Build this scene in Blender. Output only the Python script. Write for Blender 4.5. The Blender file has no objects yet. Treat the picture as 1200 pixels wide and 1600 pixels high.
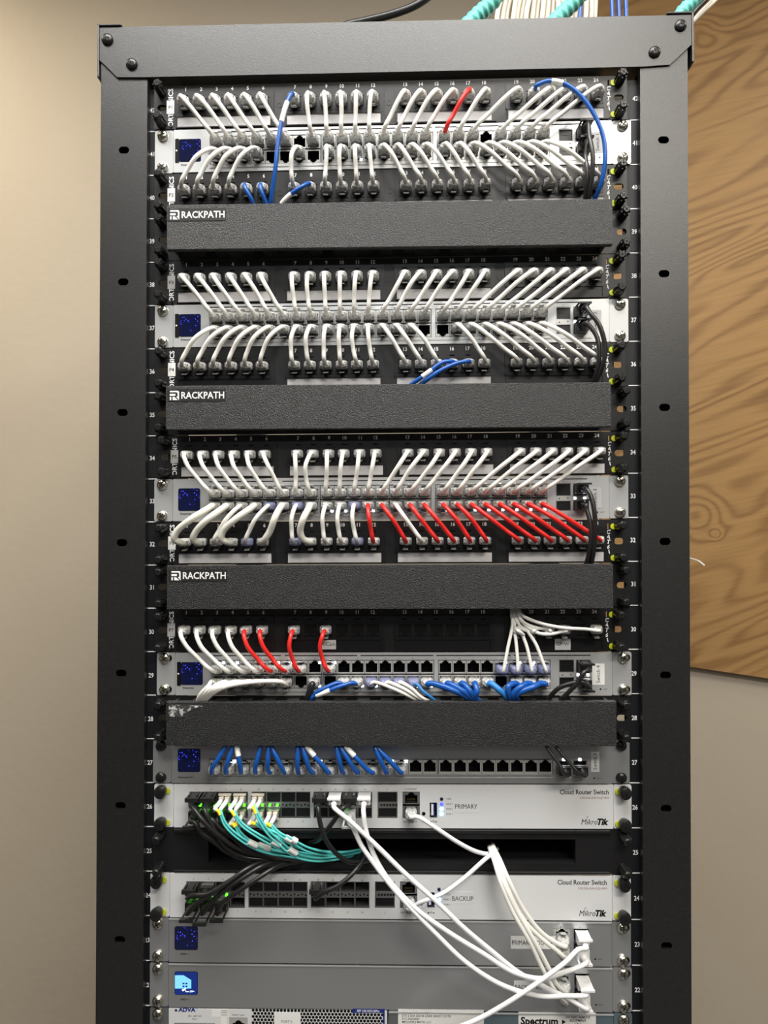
import bpy, math, random
from mathutils import Vector, Matrix
random.seed(7)
C = bpy.context.scene
COL = C.collection

# ------------------------------------------------------------------ camera, exposure, world, lights
F_PX = 1140.0
CAM_LOC = (0.01381726, -0.73997475, 1.52014261)
CAM_ROT = (-0.0131336, 0.02679348, -0.0030316)
EXPOSURE = 1.0
def cam_axes(a, b, c):
    B = Matrix(((1, 0, 0), (0, 0, -1), (0, 1, 0)))
    Rx = Matrix(((1, 0, 0), (0, math.cos(a), -math.sin(a)), (0, math.sin(a), math.cos(a))))
    Ry = Matrix(((math.cos(b), 0, math.sin(b)), (0, 1, 0), (-math.sin(b), 0, math.cos(b))))
    Rz = Matrix(((math.cos(c), -math.sin(c), 0), (math.sin(c), math.cos(c), 0), (0, 0, 1)))
    return Rz @ Rx @ Ry @ B
MC = cam_axes(*CAM_ROT)
cam = bpy.data.cameras.new('camera')
camo = bpy.data.objects.new('camera', cam); COL.objects.link(camo)
cam.sensor_fit = 'VERTICAL'; cam.sensor_height = 36; cam.sensor_width = 27
cam.lens = F_PX * 36 / 1600; cam.clip_start = 0.02
m3 = Matrix((MC[0], -MC[1], -MC[2])).transposed()
camo.matrix_world = Matrix.Translation(CAM_LOC) @ m3.to_4x4()
C.camera = camo
C.view_settings.view_transform = 'Standard'; C.view_settings.look = 'None'
C.view_settings.gamma = 1; C.view_settings.exposure = EXPOSURE
C.view_settings.use_curve_mapping = False
C.cycles.max_bounces = 8; C.cycles.transmission_bounces = 6; C.cycles.transparent_max_bounces = 8
C.cycles.caustics_reflective = False; C.cycles.caustics_refractive = False
C.cycles.use_denoising = True
W = bpy.data.worlds.new('world'); C.world = W; W.use_nodes = True
W.node_tree.nodes['Background'].inputs[0].default_value = (0.9, 0.95, 1, 1)
W.node_tree.nodes['Background'].inputs[1].default_value = 0.1

def area(name, loc, aim, sx, sy, power, col):
    l = bpy.data.lights.new(name, 'AREA'); l.shape = 'RECTANGLE'; l.size = sx; l.size_y = sy
    l.energy = power; l.color = col
    o = bpy.data.objects.new(name, l); COL.objects.link(o); o.location = loc
    o.rotation_euler = (Vector(aim) - Vector(loc)).to_track_quat('-Z', 'Y').to_euler()
    return o
area('ceiling_and_fill_light', (-0.1, -0.62, 2.74), (-0.1, -0.62, 0), 1.2, 0.5, 18, (1.0, 0.985, 0.95))
area('ceiling_and_fill_light', (0.75, -1.65, 2.74), (0.75, -1.65, 0), 1.0, 0.4, 20, (1.0, 0.94, 0.84))
area('ceiling_and_fill_light', (0.0, -3.0, 2.74), (0.0, -3.0, 0), 1.2, 0.6, 10, (0.93, 0.97, 1.0))  # unseen cool fill lamp, added deeper in the room
area('ceiling_and_fill_light', (-1.25, 0.05, 2.74), (-1.25, 0.05, 0), 0.6, 0.9, 9, (1, 0.86, 0.64))  # added warm lamp, brightens the upper wall on the left
area('ceiling_and_fill_light', (1.35, -0.1, 2.74), (1.35, -0.1, 0), 0.6, 0.9, 7, (1, 0.88, 0.68))  # added warm lamp, brightens the plywood and wall on the right

# ------------------------------------------------------------------ pixel -> place
def pw(px, py, w=0.0):
    """point of the photograph seen at (px,py), w millimetres in front of the rail plane"""
    d = MC.transposed() @ Vector(((px - 600) / F_PX, (py - 800) / F_PX, 1))
    t = (-w / 1000 - CAM_LOC[1]) / d.y
    return Vector(CAM_LOC) + t * d

TLl = [137.3,205.6,274,342,409.8,477.6,545.2,613.6,681,748.4,815.4,882.9,950.2,1018,1086,1154.1,1222.5,1291.4,1361,1430.4,1500.5,1570.8,1641.5,1712]
TRl = [118.5,187.6,257,326.2,395.3,464.3,533.3,602.3,671.5,739.4,808.4,877,945.7,1014.4,1083.8,1153.1,1223.1,1293.4,1364,1436.6,1508,1579,1651,1723]
TL = {42 - i: y for i, y in enumerate(TLl)}
TR = {42 - i: y for i, y in enumerate(TRl)}

class Fr:
    """frame of one rack unit: u 0..482.6 along, v 0..44.45 up, w out towards the room (mm)"""
    def __init__(s, n, x1=243, x2=984, u1=0.0, u2=482.6, dr=2.5, units=1):
        def ln(k, x):
            return TL[k] + (TR[k] + dr - TL[k]) * (x - 240) / 748
        s.n = n
        h = 44.45 * units
        a = pw(x1, ln(n - units, x1)); b = pw(x2, ln(n - units, x2)); c = pw(x1, ln(n, x1)); d = pw(x2, ln(n, x2))
        s.X = ((b - a) + (d - c)) / 2 / (u2 - u1); s.Z = ((c - a) + (d - b)) / 2 / h
        mid = (a + b + c + d) / 4
        s.O = mid - s.X * ((u1 + u2) / 2) - s.Z * (h / 2)
        s.X.y = 0; s.Z.y = 0; s.O.y = 0
        s.det = s.X.x * s.Z.z - s.Z.x * s.X.z
    def __call__(s, u, v, w=0):
        p = s.O + s.X * u + s.Z * v
        return Vector((p.x, p.y - w / 1000, p.z))
    def uv(s, px, py, w=0):
        q = pw(px, py, w) - s.O
        return ((q.x * s.Z.z - s.Z.x * q.z) / s.det, (s.X.x * q.z - q.x * s.X.z) / s.det)
    def rect(s, x0, y0, x1, y1, w=0):
        """pixel box -> (u0,u1,v0,v1)"""
        a = s.uv(x0, (y0 + y1) / 2, w)[0]; b = s.uv(x1, (y0 + y1) / 2, w)[0]
        c = s.uv((x0 + x1) / 2, y1, w)[1]; d = s.uv((x0 + x1) / 2, y0, w)[1]
        return a, b, c, d
ident = lambda x, y, z=0: Vector((x, y, z))

# ------------------------------------------------------------------ materials
MATS = {}
def mat(name, col, rough=0.5, metal=0.0, spec=0.5, bump=None, speck=None, emit=None, trans=0.0, alpha=1.0, coat=0, sheenmix=None):
    if name in MATS: return MATS[name]
    m = bpy.data.materials.new(name); m.use_nodes = True
    nt = m.node_tree; b = nt.nodes['Principled BSDF']
    def setc(i, v): b.inputs[i].default_value = v
    setc('Base Color', (*col, 1)); setc('Roughness', rough); setc('Metallic', metal)
    setc('Specular IOR Level', spec); setc('Transmission Weight', trans); setc('Alpha', alpha)
    setc('Coat Weight', coat)
    tc = None
    if bump or speck or sheenmix:
        tc = nt.nodes.new('ShaderNodeTexCoord')
    if bump:
        n = nt.nodes.new('ShaderNodeTexNoise'); n.inputs['Scale'].default_value = bump[0]; n.inputs['Detail'].default_value = 2
        bp = nt.nodes.new('ShaderNodeBump'); bp.inputs['Strength'].default_value = bump[1]; bp.inputs['Distance'].default_value = bump[2]
        nt.links.new(tc.outputs['Object'], n.inputs['Vector']); nt.links.new(n.outputs['Fac'], bp.inputs['Height'])
        nt.links.new(bp.outputs['Normal'], b.inputs['Normal'])
    if speck:      # (scale, colour, low, high)
        n = nt.nodes.new('ShaderNodeTexNoise'); n.inputs['Scale'].default_value = speck[0]; n.inputs['Detail'].default_value = 3
        r = nt.nodes.new('ShaderNodeValToRGB'); r.color_ramp.elements[0].position = speck[2]; r.color_ramp.elements[1].position = speck[3]
        r.color_ramp.elements[0].color = (*col, 1); r.color_ramp.elements[1].color = (*speck[1], 1)
        nt.links.new(tc.outputs['Object'], n.inputs['Vector']); nt.links.new(n.outputs['Fac'], r.inputs[0])
        nt.links.new(r.outputs[0], b.inputs['Base Color'])
    if emit:
        setc('Emission Color', (*emit[0], 1)); setc('Emission Strength', emit[1])
    MATS[name] = m
    return m
M_frame = mat('black_powder_coat', (0.007, 0.007, 0.007), 0.40, 0, 0.9, bump=(1400, 0.3, 0.0004), speck=(500, (0.012, 0.0115, 0.011), 0.45, 0.7))
M_rail = mat('rail_black', (0.006, 0.007, 0.009), 0.5, 0, 0.4, bump=(900, 0.2, 0.0004))
M_panel = mat('panel_black', (0.009, 0.009, 0.010), 0.42, 0, 0.5, bump=(1100, 0.2, 0.0004))
M_module = mat('module_black', (0.006, 0.006, 0.007), 0.38, 0, 0.5)
M_hole = mat('recess_black', (0.003, 0.003, 0.003), 0.6, 0, 0.2)
M_cover = mat('cover_textured_black', (0.008, 0.009, 0.010), 0.36, 0, 0.6, bump=(1250, 0.9, 0.0009), speck=(1300, (0.07, 0.07, 0.07), 0.52, 0.72))
M_badge = mat('badge_black', (0.014, 0.014, 0.014), 0.5)
M_silver = mat('silver_switch', (0.64, 0.65, 0.655), 0.35, 0.5, 0.5, bump=(60, 0.03, 0.0005))
M_silverd = mat('silver_gateway', (0.56, 0.575, 0.59), 0.38, 0.8, 0.5, bump=(60, 0.03, 0.0005))
M_silverx = mat('silver_switch_shaded', (0.52, 0.535, 0.55), 0.36, 0.7, 0.5)  # darker copy of the switch silver, with the overhang's shade in its colour
M_white = mat('white_device', (0.74, 0.75, 0.76), 0.35, 0.1, 0.5)
M_teal = mat('blue_grey_metal', (0.16, 0.22, 0.25), 0.4, 0.5)
M_greyear = mat('grey_bracket', (0.22, 0.23, 0.24), 0.4, 0.6)
M_strip = mat('paper_strip', (0.72, 0.71, 0.72), 0.6, speck=(45, (0.5, 0.49, 0.5), 0.45, 0.75))
M_paper = mat('paper_label', (0.82, 0.82, 0.80), 0.5)
M_tape = mat('clear_tape_label', (0.62, 0.63, 0.63), 0.4)
M_greytape = mat('grey_and_shaded_label', (0.50, 0.50, 0.50), 0.5)
M_ink = mat('black_ink', (0.008, 0.008, 0.008), 0.7, 0, 0.15)
M_ink2 = mat('grey_ink', (0.05, 0.05, 0.055), 0.7, 0, 0.15)
M_inkred = mat('red_ink', (0.25, 0.05, 0.07), 0.6)
M_inkblue = mat('navy_ink', (0.01, 0.025, 0.2), 0.5)
M_wink = mat('white_print', (0.85, 0.85, 0.85), 0.5)
M_wink2 = mat('white_print_dim', (0.55, 0.55, 0.55), 0.5)
M_bscrew = mat('black_screw', (0.012, 0.012, 0.012), 0.3, 0.2, 0.6)
M_sscrew = mat('nickel_screw', (0.62, 0.60, 0.52), 0.22, 1.0)
M_cross = mat('screw_cross_shade', (0.02, 0.02, 0.02), 0.5)  # dark tone standing in for shade in the screw cross
M_bscrew2 = mat('black_cross_shade', (0.002, 0.002, 0.002), 0.6)
M_yellow = mat('yellow_clip', (0.55, 0.60, 0.02), 0.4)
M_cw = mat('white_jacket', (0.80, 0.79, 0.75), 0.42, 0, 0.4)
M_cw2 = mat('bright_white_jacket', (0.84, 0.85, 0.87), 0.38, 0, 0.4)
M_cthick = mat('ivory_jacket', (0.74, 0.73, 0.66), 0.45, 0, 0.4, bump=(300, 0.2, 0.0006))
M_red = mat('red_jacket', (0.72, 0.022, 0.018), 0.35, 0, 0.5)
M_blue = mat('blue_jacket', (0.006, 0.085, 0.38), 0.32, 0, 0.5)
M_lblue = mat('light_blue_jacket', (0.03, 0.22, 0.62), 0.35, 0, 0.5)
M_black = mat('black_jacket', (0.012, 0.012, 0.013), 0.35, 0, 0.5)
M_aqua = mat('aqua_fibre_jacket', (0.10, 0.60, 0.58), 0.4, 0, 0.5)
M_teals = mat('teal_loom', (0.16, 0.60, 0.54), 0.4, 0, 0.5)
M_cream = mat('cream_jacket', (0.80, 0.75, 0.64), 0.45)
M_clear = mat('clear_plug', (0.98, 0.98, 0.96), 0.10, 0, 0.9, bump=(380, 1.0, 0.003), speck=(330, (0.50, 0.50, 0.48), 0.50, 0.66), trans=0.38)
M_clearb = mat('clear_blue_plug', (0.50, 0.54, 0.88), 0.12, 0, 0.7, bump=(420, 0.8, 0.002), trans=0.5)
M_latch = mat('clear_latch', (0.85, 0.85, 0.83), 0.12, 0, 0.8, trans=0.5)
M_core = mat('wire_core', (0.70, 0.66, 0.58), 0.4)
M_gold = mat('gold_contacts', (0.75, 0.55, 0.2), 0.3, 1.0)
M_shield = mat('port_shield', (0.60, 0.60, 0.58), 0.35, 0.45)
M_cage = mat('cage_metal', (0.40, 0.40, 0.40), 0.35, 0.9)
M_shell = mat('plug_shell_metal', (0.6, 0.6, 0.58), 0.25, 1.0)
M_bplug = mat('black_plug', (0.012, 0.012, 0.012), 0.4)
M_wplug = mat('white_plug', (0.82, 0.82, 0.83), 0.4)
M_beige = mat('beige_connector', (0.75, 0.70, 0.58), 0.45)
M_yel = mat('yellow_sleeve', (0.85, 0.68, 0.02), 0.45)
M_ledw = mat('white_led', (1, 1, 1), 0.4, emit=((0.85, 0.9, 1.0), 3.5))
M_ledb = mat('blue_led', (0.1, 0.1, 0.9), 0.4, emit=((0.03, 0.05, 1.0), 1.2))
M_ledc = mat('cyan_led', (0.3, 0.8, 1), 0.4, emit=((0.15, 0.6, 1.0), 5))
M_ledg = mat('green_led', (0.1, 0.8, 0.05), 0.4, emit=((0.08, 0.9, 0.02), 1.6))
M_leddk = mat('unlit_led', (0.01, 0.015, 0.05), 0.3)
M_usb = mat('usb_blue', (0.03, 0.05, 0.5), 0.4)
M_resid = mat('adhesive_residue', (0.05, 0.05, 0.05), 0.4, speck=(260, (0.5, 0.5, 0.5), 0.5, 0.62), bump=(300, 0.8, 0.001))
M_navy = mat('screen_navy', (0.003, 0.006, 0.03), 0.15, emit=((0.003, 0.012, 0.09), 1.0))
M_sky = mat('screen_light_blue', (0.2, 0.5, 0.8), 0.3, emit=((0.12, 0.4, 0.85), 0.6))
M_scw = mat('screen_white', (0.9, 0.9, 0.9), 0.3, emit=((0.8, 0.9, 1.0), 0.6))

def lcd_mat():
    m = bpy.data.materials.new('screen_particles'); m.use_nodes = True; nt = m.node_tree; b = nt.nodes['Principled BSDF']
    b.inputs['Base Color'].default_value = (0.006, 0.008, 0.03, 1); b.inputs['Roughness'].default_value = 0.12
    tc = nt.nodes.new('ShaderNodeTexCoord'); v = nt.nodes.new('ShaderNodeTexVoronoi'); v.inputs['Scale'].default_value = 480
    n = nt.nodes.new('ShaderNodeTexNoise'); n.inputs['Scale'].default_value = 110; n.inputs['Detail'].default_value = 1
    nt.links.new(tc.outputs['Object'], v.inputs['Vector']); nt.links.new(tc.outputs['Object'], n.inputs['Vector'])
    r = nt.nodes.new('ShaderNodeValToRGB'); r.color_ramp.elements[0].position = 0.16; r.color_ramp.elements[0].color = (1, 1, 1, 1)
    r.color_ramp.elements[1].position = 0.30; r.color_ramp.elements[1].color = (0, 0, 0, 1)
    r2 = nt.nodes.new('ShaderNodeValToRGB'); r2.color_ramp.elements[0].position = 0.48; r2.color_ramp.elements[1].position = 0.58
    nt.links.new(v.outputs['Distance'], r.inputs[0]); nt.links.new(n.outputs['Fac'], r2.inputs[0])
    mu = nt.nodes.new('ShaderNodeMath'); mu.operation = 'MULTIPLY'
    nt.links.new(r.outputs[0], mu.inputs[0]); nt.links.new(r2.outputs[0], mu.inputs[1])
    mx = nt.nodes.new('ShaderNodeMix'); mx.data_type = 'RGBA'
    nt.links.new(mu.outputs[0], mx.inputs[0])
    mx.inputs[6].default_value = (0.0004, 0.0008, 0.006, 1); mx.inputs[7].default_value = (0.05, 0.06, 1.0, 1)
    nt.links.new(mx.outputs[2], b.inputs['Emission Color']); b.inputs['Emission Strength'].default_value = 1.3
    return m
M_lcd = lcd_mat()

def wall_mat():
    m = bpy.data.materials.new('beige_wall_paint'); m.use_nodes = True; nt = m.node_tree; b = nt.nodes['Principled BSDF']
    b.inputs['Roughness'].default_value = 0.55
    tc = nt.nodes.new('ShaderNodeTexCoord'); n = nt.nodes.new('ShaderNodeTexNoise'); n.inputs['Scale'].default_value = 3; n.inputs['Detail'].default_value = 4
    r = nt.nodes.new('ShaderNodeValToRGB'); r.color_ramp.elements[0].position = 0.3; r.color_ramp.elements[1].position = 0.7
    r.color_ramp.elements[0].color = (0.485, 0.425, 0.345, 1); r.color_ramp.elements[1].color = (0.515, 0.455, 0.37, 1)
    n2 = nt.nodes.new('ShaderNodeTexNoise'); n2.inputs['Scale'].default_value = 60; n2.inputs['Detail'].default_value = 3
    bp = nt.nodes.new('ShaderNodeBump'); bp.inputs['Strength'].default_value = 0.12; bp.inputs['Distance'].default_value = 0.004
    nt.links.new(tc.outputs['Object'], n.inputs['Vector']); nt.links.new(n.outputs['Fac'], r.inputs[0]); nt.links.new(r.outputs[0], b.inputs['Base Color'])
    nt.links.new(tc.outputs['Object'], n2.inputs['Vector']); nt.links.new(n2.outputs['Fac'], bp.inputs['Height']); nt.links.new(bp.outputs['Normal'], b.inputs['Normal'])
    return m
M_wall = wall_mat()
M_floor = mat('grey_floor', (0.09, 0.09, 0.095), 0.5, speck=(30, (0.12, 0.12, 0.12), 0.3, 0.8))
M_dark = mat('dark_grey_wall', (0.07, 0.07, 0.075), 0.6)
M_ceil = mat('white_ceiling', (0.75, 0.74, 0.70), 0.7)

def wood_mat(knots):
    m = bpy.data.materials.new('plywood'); m.use_nodes = True; nt = m.node_tree; b = nt.nodes['Principled BSDF']
    b.inputs['Roughness'].default_value = 0.55
    N = nt.nodes.new; L = nt.links.new
    def math_(op, a, bb=None):
        x = N('ShaderNodeMath'); x.operation = op
        for k, q in enumerate((a, bb)):
            if q is None: continue
            if isinstance(q, (int, float)): x.inputs[k].default_value = q
            else: L(q, x.inputs[k])
        return x.outputs[0]
    tc = N('ShaderNodeTexCoord')
    mp = N('ShaderNodeMapping'); mp.vector_type = 'TEXTURE'; mp.inputs['Rotation'].default_value = (0, math.radians(-24), 0); mp.inputs['Scale'].default_value = (1 / 0.7, 1, 1 / 4.6)
    L(tc.outputs['Object'], mp.inputs['Vector'])
    n = N('ShaderNodeTexNoise'); n.inputs['Scale'].default_value = 1.7; n.inputs['Detail'].default_value = 2.5; n.inputs['Distortion'].default_value = 0.35; n.inputs['Roughness'].default_value = 0.42
    L(mp.outputs[0], n.inputs['Vector'])
    field = n.outputs['Fac']
    for kx, kz, amp, rad in knots:
        vs = N('ShaderNodeVectorMath'); vs.operation = 'DISTANCE'
        ms = N('ShaderNodeMapping'); ms.inputs['Scale'].default_value = (1, 0, 1.2)
        L(tc.outputs['Object'], ms.inputs['Vector']); L(ms.outputs[0], vs.inputs[0]); vs.inputs[1].default_value = (kx, 0, kz * 1.2)
        d = math_('DIVIDE', vs.outputs['Value'], rad); d = math_('MULTIPLY', d, d); d = math_('MULTIPLY', d, -1); e = math_('EXPONENT', d)
        field = math_('ADD', field, math_('MULTIPLY', e, amp))
    s = math_('SINE', math_('MULTIPLY', field, 78))
    s = math_('ADD', math_('MULTIPLY', s, 0.5), 0.5)
    s = math_('POWER', s, 2.2)
    mp2 = N('ShaderNodeMapping'); mp2.vector_type = 'TEXTURE'; mp2.inputs['Rotation'].default_value = (0, math.radians(-12), 0); mp2.inputs['Scale'].default_value = (0.2, 1, 1 / 120)
    L(tc.outputs['Object'], mp2.inputs['Vector'])
    n2 = N('ShaderNodeTexNoise'); n2.inputs['Scale'].default_value = 1.5; n2.inputs['Detail'].default_value = 5; L(mp2.outputs[0], n2.inputs['Vector'])
    n3 = N('ShaderNodeTexNoise'); n3.inputs['Scale'].default_value = 3.0; n3.inputs['Detail'].default_value = 2; L(mp.outputs[0], n3.inputs['Vector'])
    amt = math_('MULTIPLY', s, math_('MULTIPLY', n3.outputs['Fac'], 1.0))
    f = math_('ADD', math_('MULTIPLY', amt, 0.75), math_('MULTIPLY', n2.outputs['Fac'], 0.45))
    r = N('ShaderNodeValToRGB'); e = r.color_ramp.elements
    e[0].position = 0.15; e[0].color = (0.40, 0.235, 0.09, 1); e[1].position = 0.85; e[1].color = (0.185, 0.092, 0.03, 1)
    L(f, r.inputs[0]); L(r.outputs[0], b.inputs['Base Color'])
    bp = N('ShaderNodeBump'); bp.inputs['Strength'].default_value = 0.25; bp.inputs['Distance'].default_value = 0.001
    L(n2.outputs['Fac'], bp.inputs['Height']); L(bp.outputs['Normal'], b.inputs['Normal'])
    return m

# ------------------------------------------------------------------ mesh helpers
TXT = {}
def glyphs(s, bold=0.0):
    k = (s, bold)
    if k not in TXT:
        c = bpy.data.curves.new('t', 'FONT'); c.body = s; c.resolution_u = 2; c.offset = bold; c.size = 1
        o = bpy.data.objects.new('t', c)
        me = bpy.data.meshes.new_from_object(o)
        vs = [tuple(v.co[:2]) for v in me.vertices]; fs = [tuple(p.vertices) for p in me.polygons]
        bpy.data.objects.remove(o); bpy.data.meshes.remove(me); bpy.data.curves.remove(c)
        TXT[k] = (vs, fs)
    return TXT[k]

class MB:
    def __init__(s, T=ident):
        s.T = T; s.v = []; s.f = []; s.m = []; s.mats = []
    def mi(s, m):
        if m not in s.mats: s.mats.append(m)
        return s.mats.index(m)
    def add(s, vs, fs, m, T=None):
        T = T or s.T; o = len(s.v); s.v += [T(*p) for p in vs]; k = s.mi(m)
        for f in fs: s.f.append(tuple(i + o for i in f)); s.m.append(k)
    def box(s, a0, a1, b0, b1, c0, c1, m):
        vs = [(a, b, c) for c in (c0, c1) for b in (b0, b1) for a in (a0, a1)]
        s.add(vs, [(0, 2, 3, 1), (4, 5, 7, 6), (0, 1, 5, 4), (2, 6, 7, 3), (0, 4, 6, 2), (1, 3, 7, 5)], m)
    def prism(s, poly, c0, c1, m, axis=2, side=None):
        n = len(poly)
        def P(a, b, c): return (a, b, c) if axis == 2 else ((c, a, b) if axis == 0 else (a, c, b))
        vs = [P(a, b, c0) for a, b in poly] + [P(a, b, c1) for a, b in poly]
        s.add(vs, [tuple(range(n))[::-1], tuple(range(n, 2 * n))], m)
        s.add(vs, [(i, (i + 1) % n, (i + 1) % n + n, i + n) for i in range(n)], side or m)
    def rrect(s, u0, u1, v0, v1, w0, w1, r, m, seg=4):
        pts = []
        for cx, cy, a0 in ((u1 - r, v1 - r, 0), (u0 + r, v1 - r, 90), (u0 + r, v0 + r, 180), (u1 - r, v0 + r, 270)):
            for k in range(seg + 1):
                a = math.radians(a0 + 90 * k / seg); pts.append((cx + r * math.cos(a), cy + r * math.sin(a)))
        s.prism(pts, w0, w1, m)
    def grid(s, u0, u1, v0, v1, w0, w1, holes, m, inner=None, back=None, backw=None):
        """plate with rectangular openings; openings get side walls down to backw and an optional back face"""
        us = sorted({round(x, 4) for x in [u0, u1] + [h[0] for h in holes] + [h[1] for h in holes] if u0 - 1e-6 <= x <= u1 + 1e-6})
        vv = sorted({round(x, 4) for x in [v0, v1] + [h[2] for h in holes] + [h[3] for h in holes] if v0 - 1e-6 <= x <= v1 + 1e-6})
        nu, nv = len(us) - 1, len(vv) - 1
        inner = inner or m; bw = w0 if backw is None else backw
        def hole(i, j):
            if i < 0 or j < 0 or i >= nu or j >= nv: return None
            cu = (us[i] + us[i + 1]) / 2; cv = (vv[j] + vv[j + 1]) / 2
            return any(h[0] < cu < h[1] and h[2] < cv < h[3] for h in holes)
        H = {(i, j): hole(i, j) for i in range(-1, nu + 1) for j in range(-1, nv + 1)}
        for i in range(nu):
            for j in range(nv):
                a, b, c, d = us[i], us[i + 1], vv[j], vv[j + 1]
                if not H[i, j]:
                    s.add([(a, c, w1), (b, c, w1), (b, d, w1), (a, d, w1)], [(0, 1, 2, 3)], m)
                elif back: s.add([(a, c, bw), (b, c, bw), (b, d, bw), (a, d, bw)], [(0, 1, 2, 3)], back)
                for di, dj, e in ((-1, 0, ((a, c), (a, d))), (1, 0, ((b, d), (b, c))), (0, -1, ((b, c), (a, c))), (0, 1, ((a, d), (b, d)))):
                    nb = H[i + di, j + dj]
                    if (not H[i, j] and nb is None) or (H[i, j] and nb is False):
                        lo = w0 if not H[i, j] else bw
                        (p, q), (r_, t) = e
                        s.add([(p, q, lo), (r_, t, lo), (r_, t, w1), (p, q, w1)], [(0, 1, 2, 3)], m if not H[i, j] else inner)
    def lathe(s, prof, cx, cy, m, n=16, T=None, squash=1.0, lean=(0, 0)):
        vs = []
        for r, w in prof:
            for k in range(n):
                a = 2 * math.pi * k / n
                vs.append((cx + lean[0] * w + r * math.cos(a), cy + lean[1] * w + r * squash * math.sin(a), w))
        fs = [(i * n + k, i * n + (k + 1) % n, (i + 1) * n + (k + 1) % n, (i + 1) * n + k) for i in range(len(prof) - 1) for k in range(n)]
        fs.append(tuple(range((len(prof) - 1) * n, len(prof) * n))); fs.append(tuple(range(n))[::-1])
        s.add(vs, fs, m, T)
    def fillets(s, h, w, m, r=None, seg=5):
        """rounds the corners of an opening h in the plate face at w"""
        a, b, c, d = h; r = r or min(b - a, d - c) / 2
        for cx, cy, a0, kx, ky in ((b - r, d - r, 0, b, d), (a + r, d - r, 90, a, d), (a + r, c + r, 180, a, c), (b - r, c + r, 270, b, c)):
            arc = [(cx + r * math.cos(math.radians(a0 + 90 * k / seg)), cy + r * math.sin(math.radians(a0 + 90 * k / seg))) for k in range(seg + 1)]
            for k in range(seg): s.add([(kx, ky, w), (*arc[k + 1], w), (*arc[k], w)], [(0, 1, 2)], m)
            dz = (b - a) * 0.08
            s.add([(*p, w) for p in arc] + [(*p, w - dz) for p in arc], [(k, k + 1, k + seg + 2, k + seg + 1) for k in range(seg)], m)
    def text(s, txt, u, v, h, w, m, align='c', rot=0, bold=0.0, shear=0.0, sx=1.0):
        vs, fs = glyphs(txt, bold)
        if not vs: return
        sc = h / 0.70
        xs = [p[0] for p in vs]; ys = [p[1] for p in vs]
        ax = {'c': (min(xs) + max(xs)) / 2, 'l': min(xs), 'r': max(xs)}[align]
        cy = 0.35
        ca, sa = math.cos(rot), math.sin(rot)
        out = []
        for x, y in vs:
            X = (x - ax) * sc * sx + (y - cy) * shear * sc; Y = (y - cy) * sc
            out.append((u + X * ca - Y * sa, v + X * sa + Y * ca, w))
        s.add(out, fs, m)
    def tube(s, pts, r, m, n=8, cap=True, rfun=None):
        """pts: world points"""
        P = [Vector(p) for p in pts]; k = len(P)
        t0 = (P[1] - P[0]).normalized()
        up = Vector((0, 0, 1)) if abs(t0.z) < 0.9 else Vector((1, 0, 0))
        a = t0.cross(up).normalized(); vs = []
        for i in range(k):
            t = (P[min(i + 1, k - 1)] - P[max(i - 1, 0)])
            t = t.normalized() if t.length > 1e-9 else t0
            a = (a - t * a.dot(t))
            a = a.normalized() if a.length > 1e-9 else t.orthogonal().normalized()
            b = t.cross(a); rr = r if rfun is None else rfun(i / (k - 1)) * r
            for j in range(n):
                g = 2 * math.pi * j / n; vs.append(P[i] + (a * math.cos(g) + b * math.sin(g)) * rr)
        fs = [(i * n + j, i * n + (j + 1) % n, (i + 1) * n + (j + 1) % n, (i + 1) * n + j) for i in range(k - 1) for j in range(n)]
        if cap: fs += [tuple(range(n))[::-1], tuple(range((k - 1) * n, k * n))]
        s.add([tuple(v) for v in vs], fs, m, ident)
    def build(s, name, parent=None, smooth=False, bevel=0, at=None):
        org = Vector(at) if at is not None else (WORLD[parent.name] if parent is not None else Vector((0, 0, 0)))
        me = bpy.data.meshes.new(name); me.from_pydata([tuple(v - org) for v in s.v], [], s.f)
        for m in s.mats: me.materials.append(m)
        me.polygons.foreach_set('material_index', s.m)
        if smooth:
            me.polygons.foreach_set('use_smooth', [True] * len(s.f))
        me.update()
        o = bpy.data.objects.new(name, me); COL.objects.link(o)
        if smooth == 'auto':
            me.set_sharp_from_angle(angle=math.radians(40))
        if parent is not None:
            o.parent = parent
        else: o.location = org
        WORLD[o.name] = org
        if bevel:
            b = o.modifiers.new('bevel', 'BEVEL'); b.width = bevel; b.segments = 2; b.limit_method = 'ANGLE'
        return o
WORLD = {}
def tag(o, label=None, cat=None, group=None, kind=None):
    if label: o['label'] = label
    if cat: o['category'] = cat
    if group: o['group'] = group
    if kind: o['kind'] = kind
    return o
def root(name, loc, label, cat, group=None):
    o = bpy.data.objects.new(name, None); COL.objects.link(o); o.location = loc; o.empty_display_size = 0.01
    WORLD[o.name] = Vector(loc)
    return tag(o, label, cat, group)
def smooth_path(pts, per=7):
    P = [Vector(p) for p in pts]; P = [P[0] * 2 - P[1]] + P + [P[-1] * 2 - P[-2]]
    out = []
    for i in range(1, len(P) - 2):
        p0, p1, p2, p3 = P[i - 1:i + 3]
        d1 = max((p1 - p0).length, 1e-5) ** 0.5; d2 = max((p2 - p1).length, 1e-5) ** 0.5; d3 = max((p3 - p2).length, 1e-5) ** 0.5
        m1 = ((p1 - p0) / d1 - (p2 - p0) / (d1 + d2) + (p2 - p1) / d2) * d2
        m2 = ((p2 - p1) / d2 - (p3 - p1) / (d2 + d3) + (p3 - p2) / d3) * d2
        for k in range(per):
            t = k / per; t2 = t * t; t3 = t2 * t
            out.append(p1 * (2 * t3 - 3 * t2 + 1) + m1 * (t3 - 2 * t2 + t) + p2 * (-2 * t3 + 3 * t2) + m2 * (t3 - t2))
    out.append(P[-2])
    return out

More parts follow.
